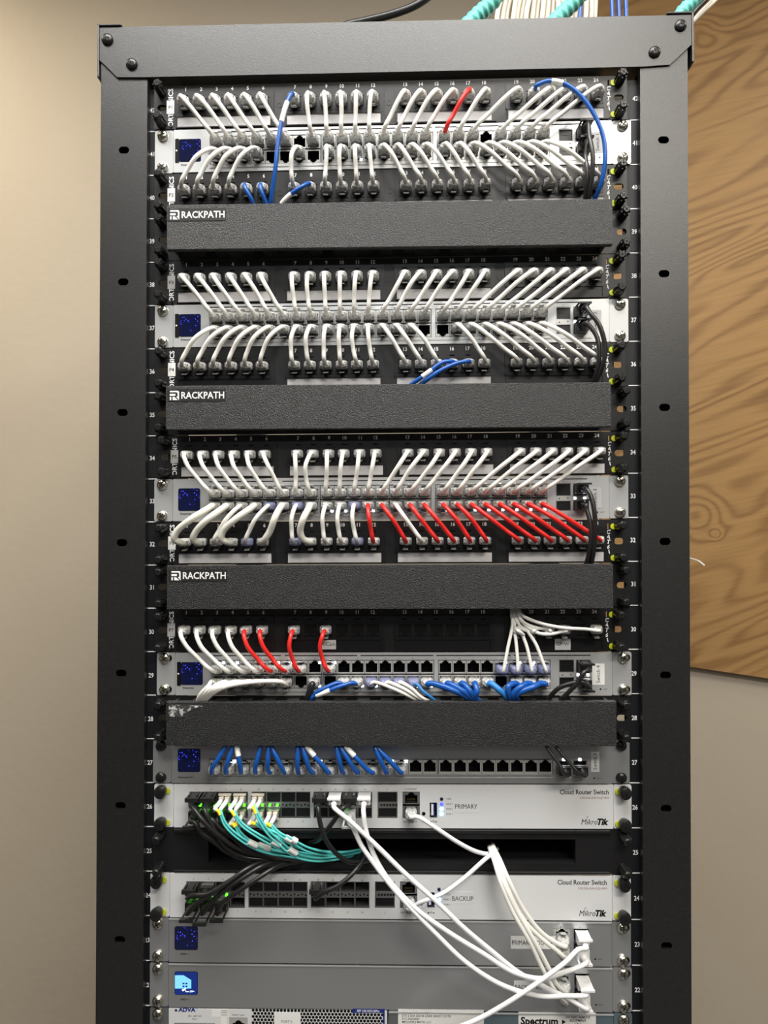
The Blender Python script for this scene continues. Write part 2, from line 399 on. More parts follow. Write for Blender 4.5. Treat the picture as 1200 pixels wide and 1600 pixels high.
# ------------------------------------------------------------------ the room
WY = 0.72
def sbox(name, a0, a1, b0, b1, c0, c1, m):
    mb = MB(); mb.box(a0, a1, b0, b1, c0, c1, m); return tag(mb.build(name), kind='structure')
sbox('wall_back', -3, 3, WY, WY + 0.1, 0, 2.8, M_wall)
sbox('wall_left', -3.1, -3, -4, WY + 0.1, 0, 2.8, M_wall)
sbox('wall_right', 3, 3.1, -4, WY + 0.1, 0, 2.8, M_wall)
sbox('wall_front', -3, 3, -4.1, -4, 0, 2.8, M_dark)
sbox('floor', -3.1, 3.1, -4.1, WY + 0.1, -0.1, 0, M_floor)
sbox('ceiling', -3.1, 3.1, -4.1, WY + 0.1, 2.8, 2.9, M_ceil)
def on_plane(px, py, Y): return pw(px, py, -Y * 1000)
PY = WY - 0.018
a = on_plane(935, 30, PY); b1 = on_plane(1040, 1036, PY); b2 = on_plane(1200, 1060, PY)
sl = (b2.z - b1.z) / (b2.x - b1.x)
k1 = on_plane(1088, 806, PY); k2 = on_plane(1092, 50, PY); k3 = on_plane(1119, 835, PY)
mb = MB(lambda x, y, z: Vector((x, z, y)))
mb.prism([(a.x, b1.z + sl * (a.x - b1.x)), (a.x + 1.22, b1.z + sl * (a.x + 1.22 - b1.x)), (a.x + 1.22, 2.78), (a.x, 2.78)], PY, WY - 0.0005, wood_mat([(k1.x, k1.z, 0.30, 0.055), (k2.x, k2.z, 0.25, 0.04), (k3.x, k3.z, 0.12, 0.012)]))
tag(mb.build('plywood_board'), 'wide plywood sheet with knots fixed to the wall behind the rack', 'board')
mb = MB(); 
mb.tube(smooth_path([on_plane(1066, 868, PY - 0.05), on_plane(1080, 873, PY - 0.1), on_plane(1092, 877, PY - 0.12), on_plane(1101, 884, PY - 0.13)]), 0.0017, M_cw)
tag(mb.build('loose_wire'), 'short white wire end poking out beyond the right rack post', 'wire')

# ------------------------------------------------------------------ the rack
FW = 9.0
rk = root('equipment_rack', (0, 0.3, 0), 'tall black open-frame equipment rack with numbered mounting rails', 'rack')
def fx(px, py, w=FW): return pw(px, py, w)
zt = pw(152, 42, FW).z; 
xl0, xl1 = -0.2952, -0.2474
xr0, xr1 = 0.2500, 0.2970
zlh = [fx(190, y).z for y in (234.5, 440.5, 644.5, 848, 1052, 1259, 1468.5)]
zrh = [fx(1040, y).z for y in (218.5, 427.5, 636.5, 846, 1055, 1263.5, 1478)]
for (x0, x1, hx, zh, side) in ((xl0, xl1, fx(190.5, 750).x, zlh, 'left'), (xr0, xr1, fx(1038.5, 750).x, zrh, 'right')):
    zz = list(zh); d = (zh[0] - zh[-1]) / 6
    while zz[-1] > 0.2: zz.append(zz[-1] - d)
    KL = 0.0037 if side == 'left' else 0.0042
    T = (lambda KL: lambda u, v, w: Vector((u + KL * (v - 1.5), -w, v)))(KL)
    mb = MB(T)
    mb.grid(x0, x1, 0.02, zt - 0.004, 0.004, 0.009, [(hx - 0.0054, hx + 0.0054, z - 0.0036, z + 0.0036) for z in zz], M_frame, inner=M_frame)
    for z in zz: mb.fillets((hx - 0.0054, hx + 0.0054, z - 0.0036, z + 0.0036), 0.009, M_frame)
    # side flanges of the channel
    mb.box(x0, x0 + 0.002, 0.02, zt - 0.004, -0.05 if side == 'left' else -0.0015, 0.0045, M_frame)
    mb.box(x1 - 0.002, x1, 0.02, zt - 0.004, -0.05 if side == 'right' else -0.0015, 0.0045, M_frame)
    mb.build('post', rk, bevel=0.0008)
    mb = MB(T)
    mb.box(x0 + 0.003, x1 - 0.003, 0.05, zt - 0.03, -0.02, -0.0185, M_hole)  # black strip added behind the slots in place of the shade inside
    mb.build('dark_slot_backing', rk)
    # rear post
    mb = MB(T); mb.box(x0, x1, 0.02, zt - 0.004, -0.64, -0.60, M_frame); mb.build('post', rk)
    mb = MB(T); mb.box(x0 - 0.004, x1 + 0.004, 0.0, 0.02, -0.645, 0.012, M_frame); mb.build('base_rail', rk)
    mb = MB(T); mb.box(x0, x1, zt - 0.05, zt - 0.006, -0.60, -0.05, M_frame); mb.build('side_rail', rk)
mb = MB(lambda u, v, w: Vector((u, -w, v))); mb.box(xl0, xr1, zt - 0.05, zt - 0.004, -0.64, -0.60, M_frame); mb.build('top_beam', rk)
# front top beam with chamfered ends
def lz(px, py): p = pw(px, py, FW + 2); return (p.x, p.z)
pts = [lz(153, 43), lz(1083, 23), lz(1082, 68), lz(1047, 101), lz(1003, 104), lz(226, 120.5), lz(183, 120.5), lz(155, 93)]
mb = MB(lambda u, v, w: Vector((u, -w, v)))
mb.prism(pts, 0.0091, 0.011, M_frame)
x0, z0 = lz(153, 43); x1, z1 = lz(1083, 23)
mb.prism([(x0, z0), (x1, z1), (x1, z1 - 0.002), (x0, z0 - 0.002)], -0.05, 0.0091, M_frame)
b0 = lz(226, 120.5); b1_ = lz(1003, 104)
mb.prism([(b0[0], b0[1] + 0.002), (b0[0], b0[1]), (b1_[0], b1_[1]), (b1_[0], b1_[1] + 0.002)], -0.03, 0.0091, M_frame)
mb.build('top_beam', rk, bevel=0.0008)
for sx, ax, top, bot, inx in ((-1, 152.3, 38.5, 122, 190), (1, 1083.5, 18.5, 98, 1041)):
    p = pw(ax, top, FW + 2); q = pw(ax, bot, FW + 2); r = pw(inx, top, FW + 2)
    mb = MB(lambda u, v, w: Vector((u, -w, v)))
    mb.box(min(p.x, p.x - sx * 0.0022), max(p.x, p.x - sx * 0.0022), q.z, p.z, -0.05, 0.0125, M_frame)
    mb.box(min(p.x, r.x), max(p.x, r.x), p.z - 0.0022, p.z, -0.05, 0.0125, M_frame)
    mb.build('corner_bracket', rk, bevel=0.0008)
def bolt(px, py, parent, r=6.0, w=FW + 2, side=0):
    c = pw(px, py, w)
    mb = MB()
    if side:
        T = lambda x, y, z: Vector((c.x + side * z / 1000, c.y + 0.012 + x / 1000, c.z + y / 1000))
    else:
        T = lambda x, y, z: Vector((c.x + x / 1000, c.y - z / 1000, c.z + y / 1000))
    mb.T = T
    mb.lathe([(r, 0), (r, 0.8), (r * 0.92, 2.0), (r * 0.7, 3.0), (r * 0.35, 3.5)], 0, 0, M_bscrew, n=24)
    o = mb.build('bolt', parent, smooth='auto')
    mb = MB(T)
    for a in (0.4, 0.4 + math.pi / 2):
        ca, sa = math.cos(a), math.sin(a)
        pts = [(x * ca - y * sa, x * sa + y * ca) for x, y in ((-2.8, -0.55), (2.8, -0.55), (2.8, 0.55), (-2.8, 0.55))]
        mb.prism(pts, 2.5, 3.62, M_bscrew2)  # dark cross sits proud of the head, painting the recess shade
    k = mb.build('drive_cross_shade', o); k.parent = o
bolt(168, 62, rk); bolt(206, 100.5, rk); bolt(1063, 40.5, rk); bolt(1022.5, 82, rk)
bolt(154, 112, rk, side=-1); bolt(1082, 88, rk, side=1)

# mounting rails with unit numbers
numsL = {}; rails = []
for side in (-1, 1):
    if side < 0:
        xa = -0.2488; xb = xa + 0.028
        hxm = Fr(33, 242, 981)(8.7, 0).x
    else:
        xb = 0.2504; xa = xb - 0.028
        hxm = Fr(33, 242, 981)(473.9, 0).x
    holes = []
    for n in range(42, 9, -1):
        if n - 1 in TL and n in TL:
            f = Fr(n); zs = [f(8.7 if side < 0 else 473.9, v).z for v in (6.35, 22.2, 38.1)]
        else:
            zs = [Fr(20)(0, 0).z - (20 - n) * 0.0455 - 0.0455 + v / 1000 for v in (6.35, 22.2, 38.1)]
        holes += [(hxm - 0.0047, hxm + 0.0047, z - 0.0045, z + 0.0045) for z in zs]
    mb = MB(lambda u, v, w: Vector((u + 0.003 * (v - 1.5), -w, v)))
    mb.grid(xa, xb, 0.05, zt - 0.06, -0.002, -0.0002, holes, M_rail)
    if side < 0: mb.box(xa - 0.001, xa + 0.001, 0.05, zt - 0.06, -0.14, -0.0003, M_rail)
    else: mb.box(xb - 0.001, xb + 0.001, 0.05, zt - 0.06, -0.04, -0.0003, M_rail)
    rl = mb.build('mounting_rail', rk)
    mb = MB(lambda u, v, w: Vector((u, -w, v)))
    for n in range(42, 20, -1):
        T_ = TL if side < 0 else TR
        yt = T_[n]; yb = T_[n - 1]
        KY = ((150, 300, 700, 850, 1120, 1190, 1260, 1330, 1400, 1465, 1535), (238.3, 237.5, 238, 238, 235.5, 234.5, 233.8, 233.3, 231.5, 230, 229)) if side < 0 else ((150, 300, 700, 850, 1050, 1120, 1190, 1260, 1330, 1400, 1465, 1535), (992.5, 991.5, 989.2, 989, 990.5, 991, 991.5, 992.3, 993, 994.7, 995.5, 996))
        ym = min(max((yt + yb) / 2, KY[0][0]), KY[0][-1] - 1); q_ = max(i for i in range(len(KY[0]) - 1) if KY[0][i] <= ym)
        cx = KY[1][q_] + (KY[1][q_ + 1] - KY[1][q_]) * (ym - KY[0][q_]) / (KY[0][q_ + 1] - KY[0][q_])
        c = pw(cx, (yt + yb) / 2 + (1 if n > 30 else 3))
        mb.text(str(n), c.x, c.z, 0.0045, 0.0001, M_wink, bold=0.022, sx=0.84)
        t = pw(cx, yb)
        mb.box(t.x - 0.0050, t.x + 0.0050, t.z - 0.00045, t.z + 0.00045, 0.0, 0.0002, M_wink)
    mb.build('unit_numbers', rl)
# blanking of inner darkness : rear cable tray behind gear is left open

# ------------------------------------------------------------------ screws as parts
def screw(fr, u, v, parent, kind, w0=3.0):
    mb = MB(fr)
    rot = random.uniform(0, 1.5)
    if kind == 'long':        # black cage screw with tall fluted head
        prof = [(5.2, w0), (5.2, w0 + 1.2), (4.3, w0 + 2.5), (4.3, w0 + 14), (3.4, w0 + 16.5), (2.8, w0 + 17)]
        n = 10; vs = []
        mb.lathe(prof, u, v, M_bscrew, n=14)
        for k in range(7):
            a = rot + k * 2 * math.pi / 7
            mb.box(u + 4.3 * math.cos(a) - 0.7, u + 4.3 * math.cos(a) + 0.7, v + 4.3 * math.sin(a) - 0.7, v + 4.3 * math.sin(a) + 0.7, w0 + 2, w0 + 14.5, M_bscrew)
        top = w0 + 17.15; L_ = 2.6; mr = M_bscrew2
    elif kind == 'thumb':     # black round plastic head
        mb.lathe([(4.6, w0), (5.0, w0 + 1), (6.0, w0 + 5), (6.2, w0 + 8), (5.6, w0 + 10), (3.5, w0 + 11)], u, v, M_bscrew, n=18, squash=1.05)
        top = w0 + 11.15; L_ = 2.4; mr = M_bscrew2
    elif kind == 'blackpan':
        mb.lathe([(5.4, w0), (5.5, w0 + 1), (4.6, w0 + 2.8), (2.4, w0 + 3.8)], u, v, M_bscrew, n=20); top = w0 + 3.95; L_ = 2.3; mr = M_bscrew2
    else:
        mb.lathe([(5.4, w0), (5.6, w0 + 0.8), (5.1, w0 + 2.4), (3.9, w0 + 3.6), (2.2, w0 + 4.2)], u, v, M_sscrew, n=22); top = w0 + 4.3; L_ = 3.1; mr = M_cross
    o = mb.build('screw', parent, smooth='auto')
    mb = MB(fr)
    for a in (rot, rot + math.pi / 2):
        ca, sa = math.cos(a), math.sin(a)
        mb.prism([(u + x * ca - y * sa, v + x * sa + y * ca) for x, y in ((-L_, -0.5), (L_, -0.5), (L_ * 1.0, 0.5), (-L_, 0.5))], top - 1.2, top, mr)  # raised dark cross, its colour stands in for shade in the drive
    mb.build('drive_cross_shade', o)
def clip(fr, u, v, parent, du=-5.2):
    mb = MB(fr); mb.lathe([(3.0, 3.0), (3.0, 3.8)], u + du, v - 1, M_yellow, n=12)
    mb.build('screw_clip', parent)

# ------------------------------------------------------------------ RJ45 plug and socket templates (metres, y towards the room is negative)
def tmpl(name, fn, smooth=False):
    mb = MB(lambda x, y, z: Vector((x / 1000, -z / 1000, y / 1000)))
    fn(mb); o = mb.build(name, smooth=smooth); me = o.data; bpy.data.objects.remove(o); return me
def plug_body(m):
    def f(mb):
        w, h = 5.85, 4.2
        sec = [(0, w, h), (7.5, w, h), (9.0, w, h), (9.2, w * 0.92, h * 1.02), (12.5, w * 0.9, h * 0.95), (14.5, w * 0.74, h * 0.86), (15.6, w * 0.5, h * 0.6)]
        n = 16; vs = []
        for z, a, b in sec:
            p = 5.0 if z < 10 else (3.2 if z < 13 else 2.2)
            for k in range(n):
                t = 2 * math.pi * (k + 0.5) / n; c, s_ = math.cos(t), math.sin(t)
                vs.append((a * math.copysign(abs(c) ** (2 / p), c), b * math.copysign(abs(s_) ** (2 / p), s_), z))
        fs = [(i * n + k, i * n + (k + 1) % n, (i + 1) * n + (k + 1) % n, (i + 1) * n + k) for i in range(len(sec) - 1) for k in range(n)]
        fs += [tuple(range(n))[::-1], tuple(range(n * (len(sec) - 1), n * len(sec)))]
        mb.add(vs, fs, m)
    return f
def plug_core(mb):
    mb.box(-4.2, 4.2, -2.4, 2.4, 0.3, 5.5, M_core)
    for i in range(8): mb.box(-4 + i * 1.03, -3.4 + i * 1.03, 2.4, 3.1, 0.4, 4, M_gold)
    mb.lathe([(2.9, 5.5), (2.9, 14.5)], 0, 0, M_cw, n=10)
def latch_f(sg):
    def f(mb):
        mb.add([(x, sg * y, z) for x, y, z in ((-2.9, -4.3, 0.5), (2.9, -4.3, 0.5), (2.9, -5.0, 0.5), (-2.9, -5.0, 0.5), (-2.4, -7.6, 10.5), (2.4, -7.6, 10.5), (2.4, -8.5, 10.2), (-2.4, -8.5, 10.2))],
               [(0, 1, 2, 3), (4, 7, 6, 5), (0, 4, 5, 1), (3, 2, 6, 7), (0, 3, 7, 4), (1, 5, 6, 2)], M_latch)
        for k in range(3):
            z = 5.5 + k * 1.8
            y = -5.2 - z * 0.27
            mb.box(-2.6, 2.6, min(sg * (y - 0.5), sg * (y + 0.3)), max(sg * (y - 0.5), sg * (y + 0.3)), z - 0.35, z + 0.35, M_latch)
    return f
ME_plug = {k: tmpl('plug', plug_body(m), True) for k, m in (('clear', M_clear), ('blue', M_clearb))}
ME_core = tmpl('wire_core', plug_core)
ME_latch = {1: tmpl('latch', latch_f(1)), -1: tmpl('latch', latch_f(-1))}     # 1: hangs below, -1: above
def add_plug(parent, pos, kind='clear', sg=1, rz=0.0, rx=0.0):
    base = Vector(pos) - WORLD[parent.name]
    o = bpy.data.objects.new('plug', ME_plug[kind]); COL.objects.link(o); o.parent = parent; o.location = base
    o.rotation_euler = (rx, random.uniform(-0.04, 0.04), rz + random.uniform(-0.05, 0.05))
    for nm, me in (('wire_core', ME_core), ('latch', ME_latch[sg])):
        c = bpy.data.objects.new(nm, me); COL.objects.link(c); c.parent = o
    return o

def socket(fr, u, v, parent, sg, m_in, m_out, cw=14.0, ch=14.4, wf=3.0, ow=11.6, oh=9.2, name='socket', deep=-9, pins=True):
    """one jack opening; sg 1: latch notch at the bottom"""
    h = []
    a0, a1 = (v - oh / 2, v + oh / 2)
    h.append((u - ow / 2, u + ow / 2, a0, a1))
    if sg > 0:
        h.append((u - 3.2, u + 3.2, a0 - 1.5, a0)); h.append((u - 1.8, u + 1.8, a0 - 2.6, a0 - 1.5))
    else:
        h.append((u - 3.2, u + 3.2, a1, a1 + 1.5)); h.append((u - 1.8, u + 1.8, a1 + 1.5, a1 + 2.6))
    mb = MB(fr)
    mb.grid(u - cw / 2, u + cw / 2, v - ch / 2, v + ch / 2, wf - 1.5, wf, h, m_out, inner=m_in, back=M_hole, backw=deep)
    if pins:
        y = a1 - 1.6 if sg > 0 else a0 + 0.8
        for k in range(8): mb.box(u - 4 + k * 1.05, u - 3.5 + k * 1.05, y, y + 0.8, deep, deep + 5, M_gold)
    return mb.build(name, parent)

# ------------------------------------------------------------------ cables
def jacket_path(pts, r, m, parent, name='jacket', n=8, per=7):
    mb = MB(); mb.tube(smooth_path(pts, per), r, m, n=n); return mb.build(name, parent, smooth=True)
def sleeve_on(path, t0, t1, r, m, parent, name='sleeve'):
    k = len(path); a = max(0, int(t0 * (k - 1))); b = min(k - 1, max(a + 2, int(t1 * (k - 1))))
    mb = MB(); mb.tube(path[a:b + 1], r, m, n=10); return mb.build(name, parent, smooth='auto')
def cord(label, pts, r, m, ends=(), group=None, sleeves=(), name='patch_cable', cat='cable'):
    """ends: (index in pts 0/-1, plug position, plug kind, latch side)"""
    rt = root(name, pts[0], label, cat, group)
    path = smooth_path(pts)
    mb = MB(); mb.tube(path, r, m, n=10); j = mb.build('jacket', rt, smooth=True)
    for pos, kind, sg in ends: add_plug(rt, pos, kind, sg)
    for t0, t1, mm in sleeves: sleeve_on(path, t0, t1, r * 1.18, mm, rt)
    return rt
R_C = 0.00215
def link(A, B, bulge=22, side=0.0, w=17.0, lift=0.0, K=(0.35, 1, 0.8, 0.3)):
    """points of a cord leaving plug A straight, bowing out and entering plug B"""
    A = Vector(A); B = Vector(B); o = Vector((0, -0.001, 0))
    d = B - A; sd = Vector((side / 1000, 0, lift / 1000))
    return [A + o * 9, A + o * w, A + o * (w + 6) + d * 0.10 + sd * K[0], A + d * 0.35 + o * (w + 2 + bulge * 0.42) + sd * K[1], A + d * 0.68 + o * (w + 1 + bulge * 0.30) + sd * K[2],
            B + o * (w + 5) - d * 0.10 + sd * K[3], B + o * w * 0.95, B + o * 9]

# ------------------------------------------------------------------ patch panels
PU = [33.1 + g * 112.65 + j * 16.0 for g in range(4) for j in range(6)]
PVJ = 24.0
PANELS = {}
NUMX = {42: (291.4, 930), 40: (292.6, 930), 38: (292.6, 928), 36: (293.2, 927.8), 34: (297.4, 931.4), 32: (293.6, 930), 30: (292.4, 927.6)}
USED = {}
def patch_panel(n, pn, strips, dim):
    x1, x2 = NUMX[n]
    fr = Fr(n, x1, x2, PU[0], PU[23], dr=2.5 if n < 40 else 1.5)
    PANELS[n] = fr
    where = {42: 'topmost in the rack', 40: 'just above the highest cable cover', 38: 'above Switch 2', 36: 'below Switch 2',
             34: 'above the third silver switch', 32: 'below the third silver switch, with red cords', 30: 'mostly empty, below the third cable cover'}[n]
    rt = root('patch_bay', fr(241, 0, 0), f'black 24-port patch panel {pn}, {where}', 'patch panel', 'patch panels')
    mb = MB(fr)
    holes = []
    for u in PU: holes.append((u - 6.6, u + 6.6, PVJ - 8.6, PVJ + 6.2))
    ears = [(3.8, 13.6, 19.0, 25.4), (469, 478.8, 19.0, 25.4), (462.6, 464.4, 34.5, 40)]
    mb.grid(0.5, 482.1, 0.4, 44.0, 0.4, 3.0, holes + ears, M_panel, inner=M_panel, backw=0.4)
    for e_ in ears[:2]: mb.fillets(e_, 3.0, M_panel)
    for g in range(4):
        a, b = PU[g * 6] - 11, PU[g * 6 + 5] + 11
        # raised module outline
        hh = [(u - 6.6, u + 6.6, PVJ - 8.6, PVJ + 6.2) for u in PU[g * 6:g * 6 + 6]]
        hh += [(u - 2.6, u + 2.6, 32.6, 33.8) for u in PU[g * 6:g * 6 + 6]]
    mb.build('face_plate', rt, bevel=0.0003)
    for g in range(4):
        a, b = PU[g * 6] - 11, PU[g * 6 + 5] + 11
        hh = [(u - 6.6, u + 6.6, PVJ - 8.6, PVJ + 6.2) for u in PU[g * 6:g * 6 + 6]]
        hh += [(u - 2.6, u + 2.6, 32.6, 33.8) for u in PU[g * 6:g * 6 + 6]]
        mb = MB(fr); mb.grid(a, b, 13.0, 36.8, 3.0, 4.2, hh, M_module, back=M_hole, backw=3.05)
        mb.v and mb.build('port_module', rt)
        # label holder and strip
        a2, b2 = PU[g * 6] - 8.3, PU[g * 6 + 5] + 7.6
        mb = MB(fr); mb.grid(a2 - 1.4, b2 + 4.5, 0.9, 12.8, 3.0, 4.4, [(a2, b2, 1.9, 11.9)], M_module, back=M_module, backw=3.3)
        h = mb.build('label_holder', rt)
        if strips[g]:
            mb = MB(fr); mb.box(a2 + 0.1, b2 - 0.1, 2.0, 11.8, 3.3, 3.7, M_strip); s_ = mb.build('label_strip', h); s_['label'] = 'white paper strip'
    for i, u in enumerate(PU):
        socket(fr, u, PVJ - 0.6, rt, 1, M_module, M_module, cw=13.0, ch=14.2, wf=3.6, ow=11.8, oh=8.6, name='jack', pins=(n == 30))
    mb = MB(fr)
    for i, u in enumerate(PU): mb.text(str(i + 1), u, 40.3, 3.5, 3.06, M_wink, bold=0.03)
    mb.build('port_numbers', rt)
    mb = MB(fr)
    mb.text('ORTRONICS', 17.6, 22.2, 4.8, 3.06, M_wink, rot=math.pi / 2, bold=0.018, sx=1.0)
    for k, ch in enumerate('CAT6A'): mb.text(ch, 463.6, 31.6 - k * 5.0, 4.0, 3.06, M_wink, bold=0.02, shear=0.25)
    mb.build('maker_lettering', rt)
    mb = MB(fr); mb.box(13.6, 21.4, 15.8, 29.4, 3.1, 3.4, M_greytape if n in (38, 34, 30) else M_paper); mb.text(pn, 17.6, 22.4, 3.6, 3.45, M_ink, bold=0.01)  # white stickers below the covers are greyed, cover shade put into colour
    s_ = mb.build('number_sticker', rt); s_['label'] = f'white sticker reading {pn}'
    mb = MB(fr)
    for u in (18, 464): mb.lathe([(1.6, 3.0), (1.6, 4.0)], u, 3.2, M_module, n=10)
    for g in range(3): mb.lathe([(2.6, 3.0), (2.6, 3.3), (2.2, 3.3), (2.2, 3.1)], (PU[g * 6 + 5] + PU[g * 6 + 6]) / 2, 22, M_panel, n=16)
    mb.build('rivet', rt)
    for u in (8.7, 473.9):
        for v in (38.1, 6.35):
            screw(fr, u, v, rt, 'long')
            if u > 400: clip(fr, u, v, rt, -5.5)
    # jack bodies behind the plate
    mb = MB(fr); mb.grid(24, 460, 2, 42, -35, -9.2, [], M_module); mb.build('jack_block', rt)
    return fr
W4 = (1, 1, 1, 1)
patch_panel(42, 'P1', W4, 0); patch_panel(40, 'P2', (1, 1, 1, 1), 0); patch_panel(38, 'P3', (1, 1, 1, 0), 1)
patch_panel(36, 'P4', (0, 1, 1, 0), 0); patch_panel(34, 'P5', W4, 1); patch_panel(32, 'P6', W4, 0); patch_panel(30, 'P7', (0, 0, 0, 0), 1)
def PJ(n, i, w=3.6): return PANELS[n](PU[i - 1], PVJ - 0.6, w)
# stickers on P7
f = PANELS[30]
rt7 = [o for o in bpy.data.objects if o.get('label', '').startswith('black 24-port patch panel P7')][0]
for (x0, y0, x1, y1, s_) in ((499, 1000, 525, 1014.5, 'R-Cam'), (867, 998, 891.5, 1015.5, 'GP-W')):
    u0, u1, v0, v1 = f.rect(x0, y0, x1, y1, 4.6)
    mb = MB(f); mb.box(u0, u1, v0, v1, 4.45, 4.75, M_tape); mb.text(s_, (u0 + u1) / 2 + (0.6 if s_ == 'R-Cam' else 0), (v0 + v1) / 2 + 0.6, 3.6, 4.8, M_ink, sx=1.0)
    q = mb.build('sticker', rt7); q['label'] = f'white sticker reading {s_}'

# ------------------------------------------------------------------ silver switches with 48 ports
def rrect_pts(u0, u1, v0, v1, r, seg=4):
    pts = []
    for cx, cy, a0 in ((u1 - r, v1 - r, 0), (u0 + r, v1 - r, 90), (u0 + r, v0 + r, 180), (u1 - r, v0 + r, 270)):
        for k in range(seg + 1):
            a = math.radians(a0 + 90 * k / seg); pts.append((cx + r * math.cos(a), cy + r * math.sin(a)))
    return pts
SU = [g + 14.03 * j for g in (64.5, 178.3, 295.3) for j in range(8)]
SVU, SVL = 29.0, 14.9
SW = {}
def ears(fr, rt, m, u0=0.3, ua=19.3, ub=463.3, u1=482.3, kind='pan', us=(8.7, 473.9), clips=False, w=2.6):
    for a, b in ((u0, ua), (ub, u1)):
        mb = MB(fr); mb.rrect(a, b, 0.6, 43.8, 0.3, w, 2.0, m); mb.build('mounting_ear', rt, bevel=0.0002)
    for u in us:
        for v in (38.1, 6.35):
            if kind == 'pan':
                # slot beside the screw
                mb = MB(fr); mb.rrect(u - 1, u + 7.2, v - 3.6, v + 3.6, w, w + 0.12, 3.5, M_hole) if (fr.n in (29, 23, 22) and u > 400 or fr.n == 29) else None
                if mb.v: mb.build('ear_slot', rt)
            screw(fr, u, v, rt, kind, w)
            if clips: clip(fr, u, v, rt, 5.2 if u < 200 else -5.2)
def lcd(fr, rt, u0, u1, v0, v1, w, m=None):
    mb = MB(fr); mb.rrect(u0 - 0.4, u1 + 0.4, v0 - 0.4, v1 + 0.4, w - 0.1, w + 0.25, 1.9, M_hole); s_ = mb.build('touch_screen', rt)
    mb = MB(fr); mb.rrect(u0, u1, v0, v1, w + 0.25, w + 0.4, 1.6, m or M_lcd); mb.build('display', s_)
    return s_
def sfp(fr, rt, u0, u1, v0, v1, wf, cover=True, m=None, name='fibre_port', deep=-12):
    mb = MB(fr); mb.grid(u0, u1, v0, v1, wf - 1, wf, [(u0 + 0.6, u1 - 0.6, v0 + 0.6, v1 - 0.6)], m or M_cage, inner=M_cage, back=M_hole, backw=deep)
    if cover:
        mb.box(u0 + 0.9, u1 - 0.9, v0 + 0.9, v1 - 0.9, deep, wf - 1.2, M_module)
        mb.box(u0 + 4, u1 - 4, (v0 + v1) / 2 + 0.6, (v0 + v1) / 2 + 1.2, wf - 1.2, wf - 0.9, M_bplug)
    return mb.build(name, rt)
WF = 3.6
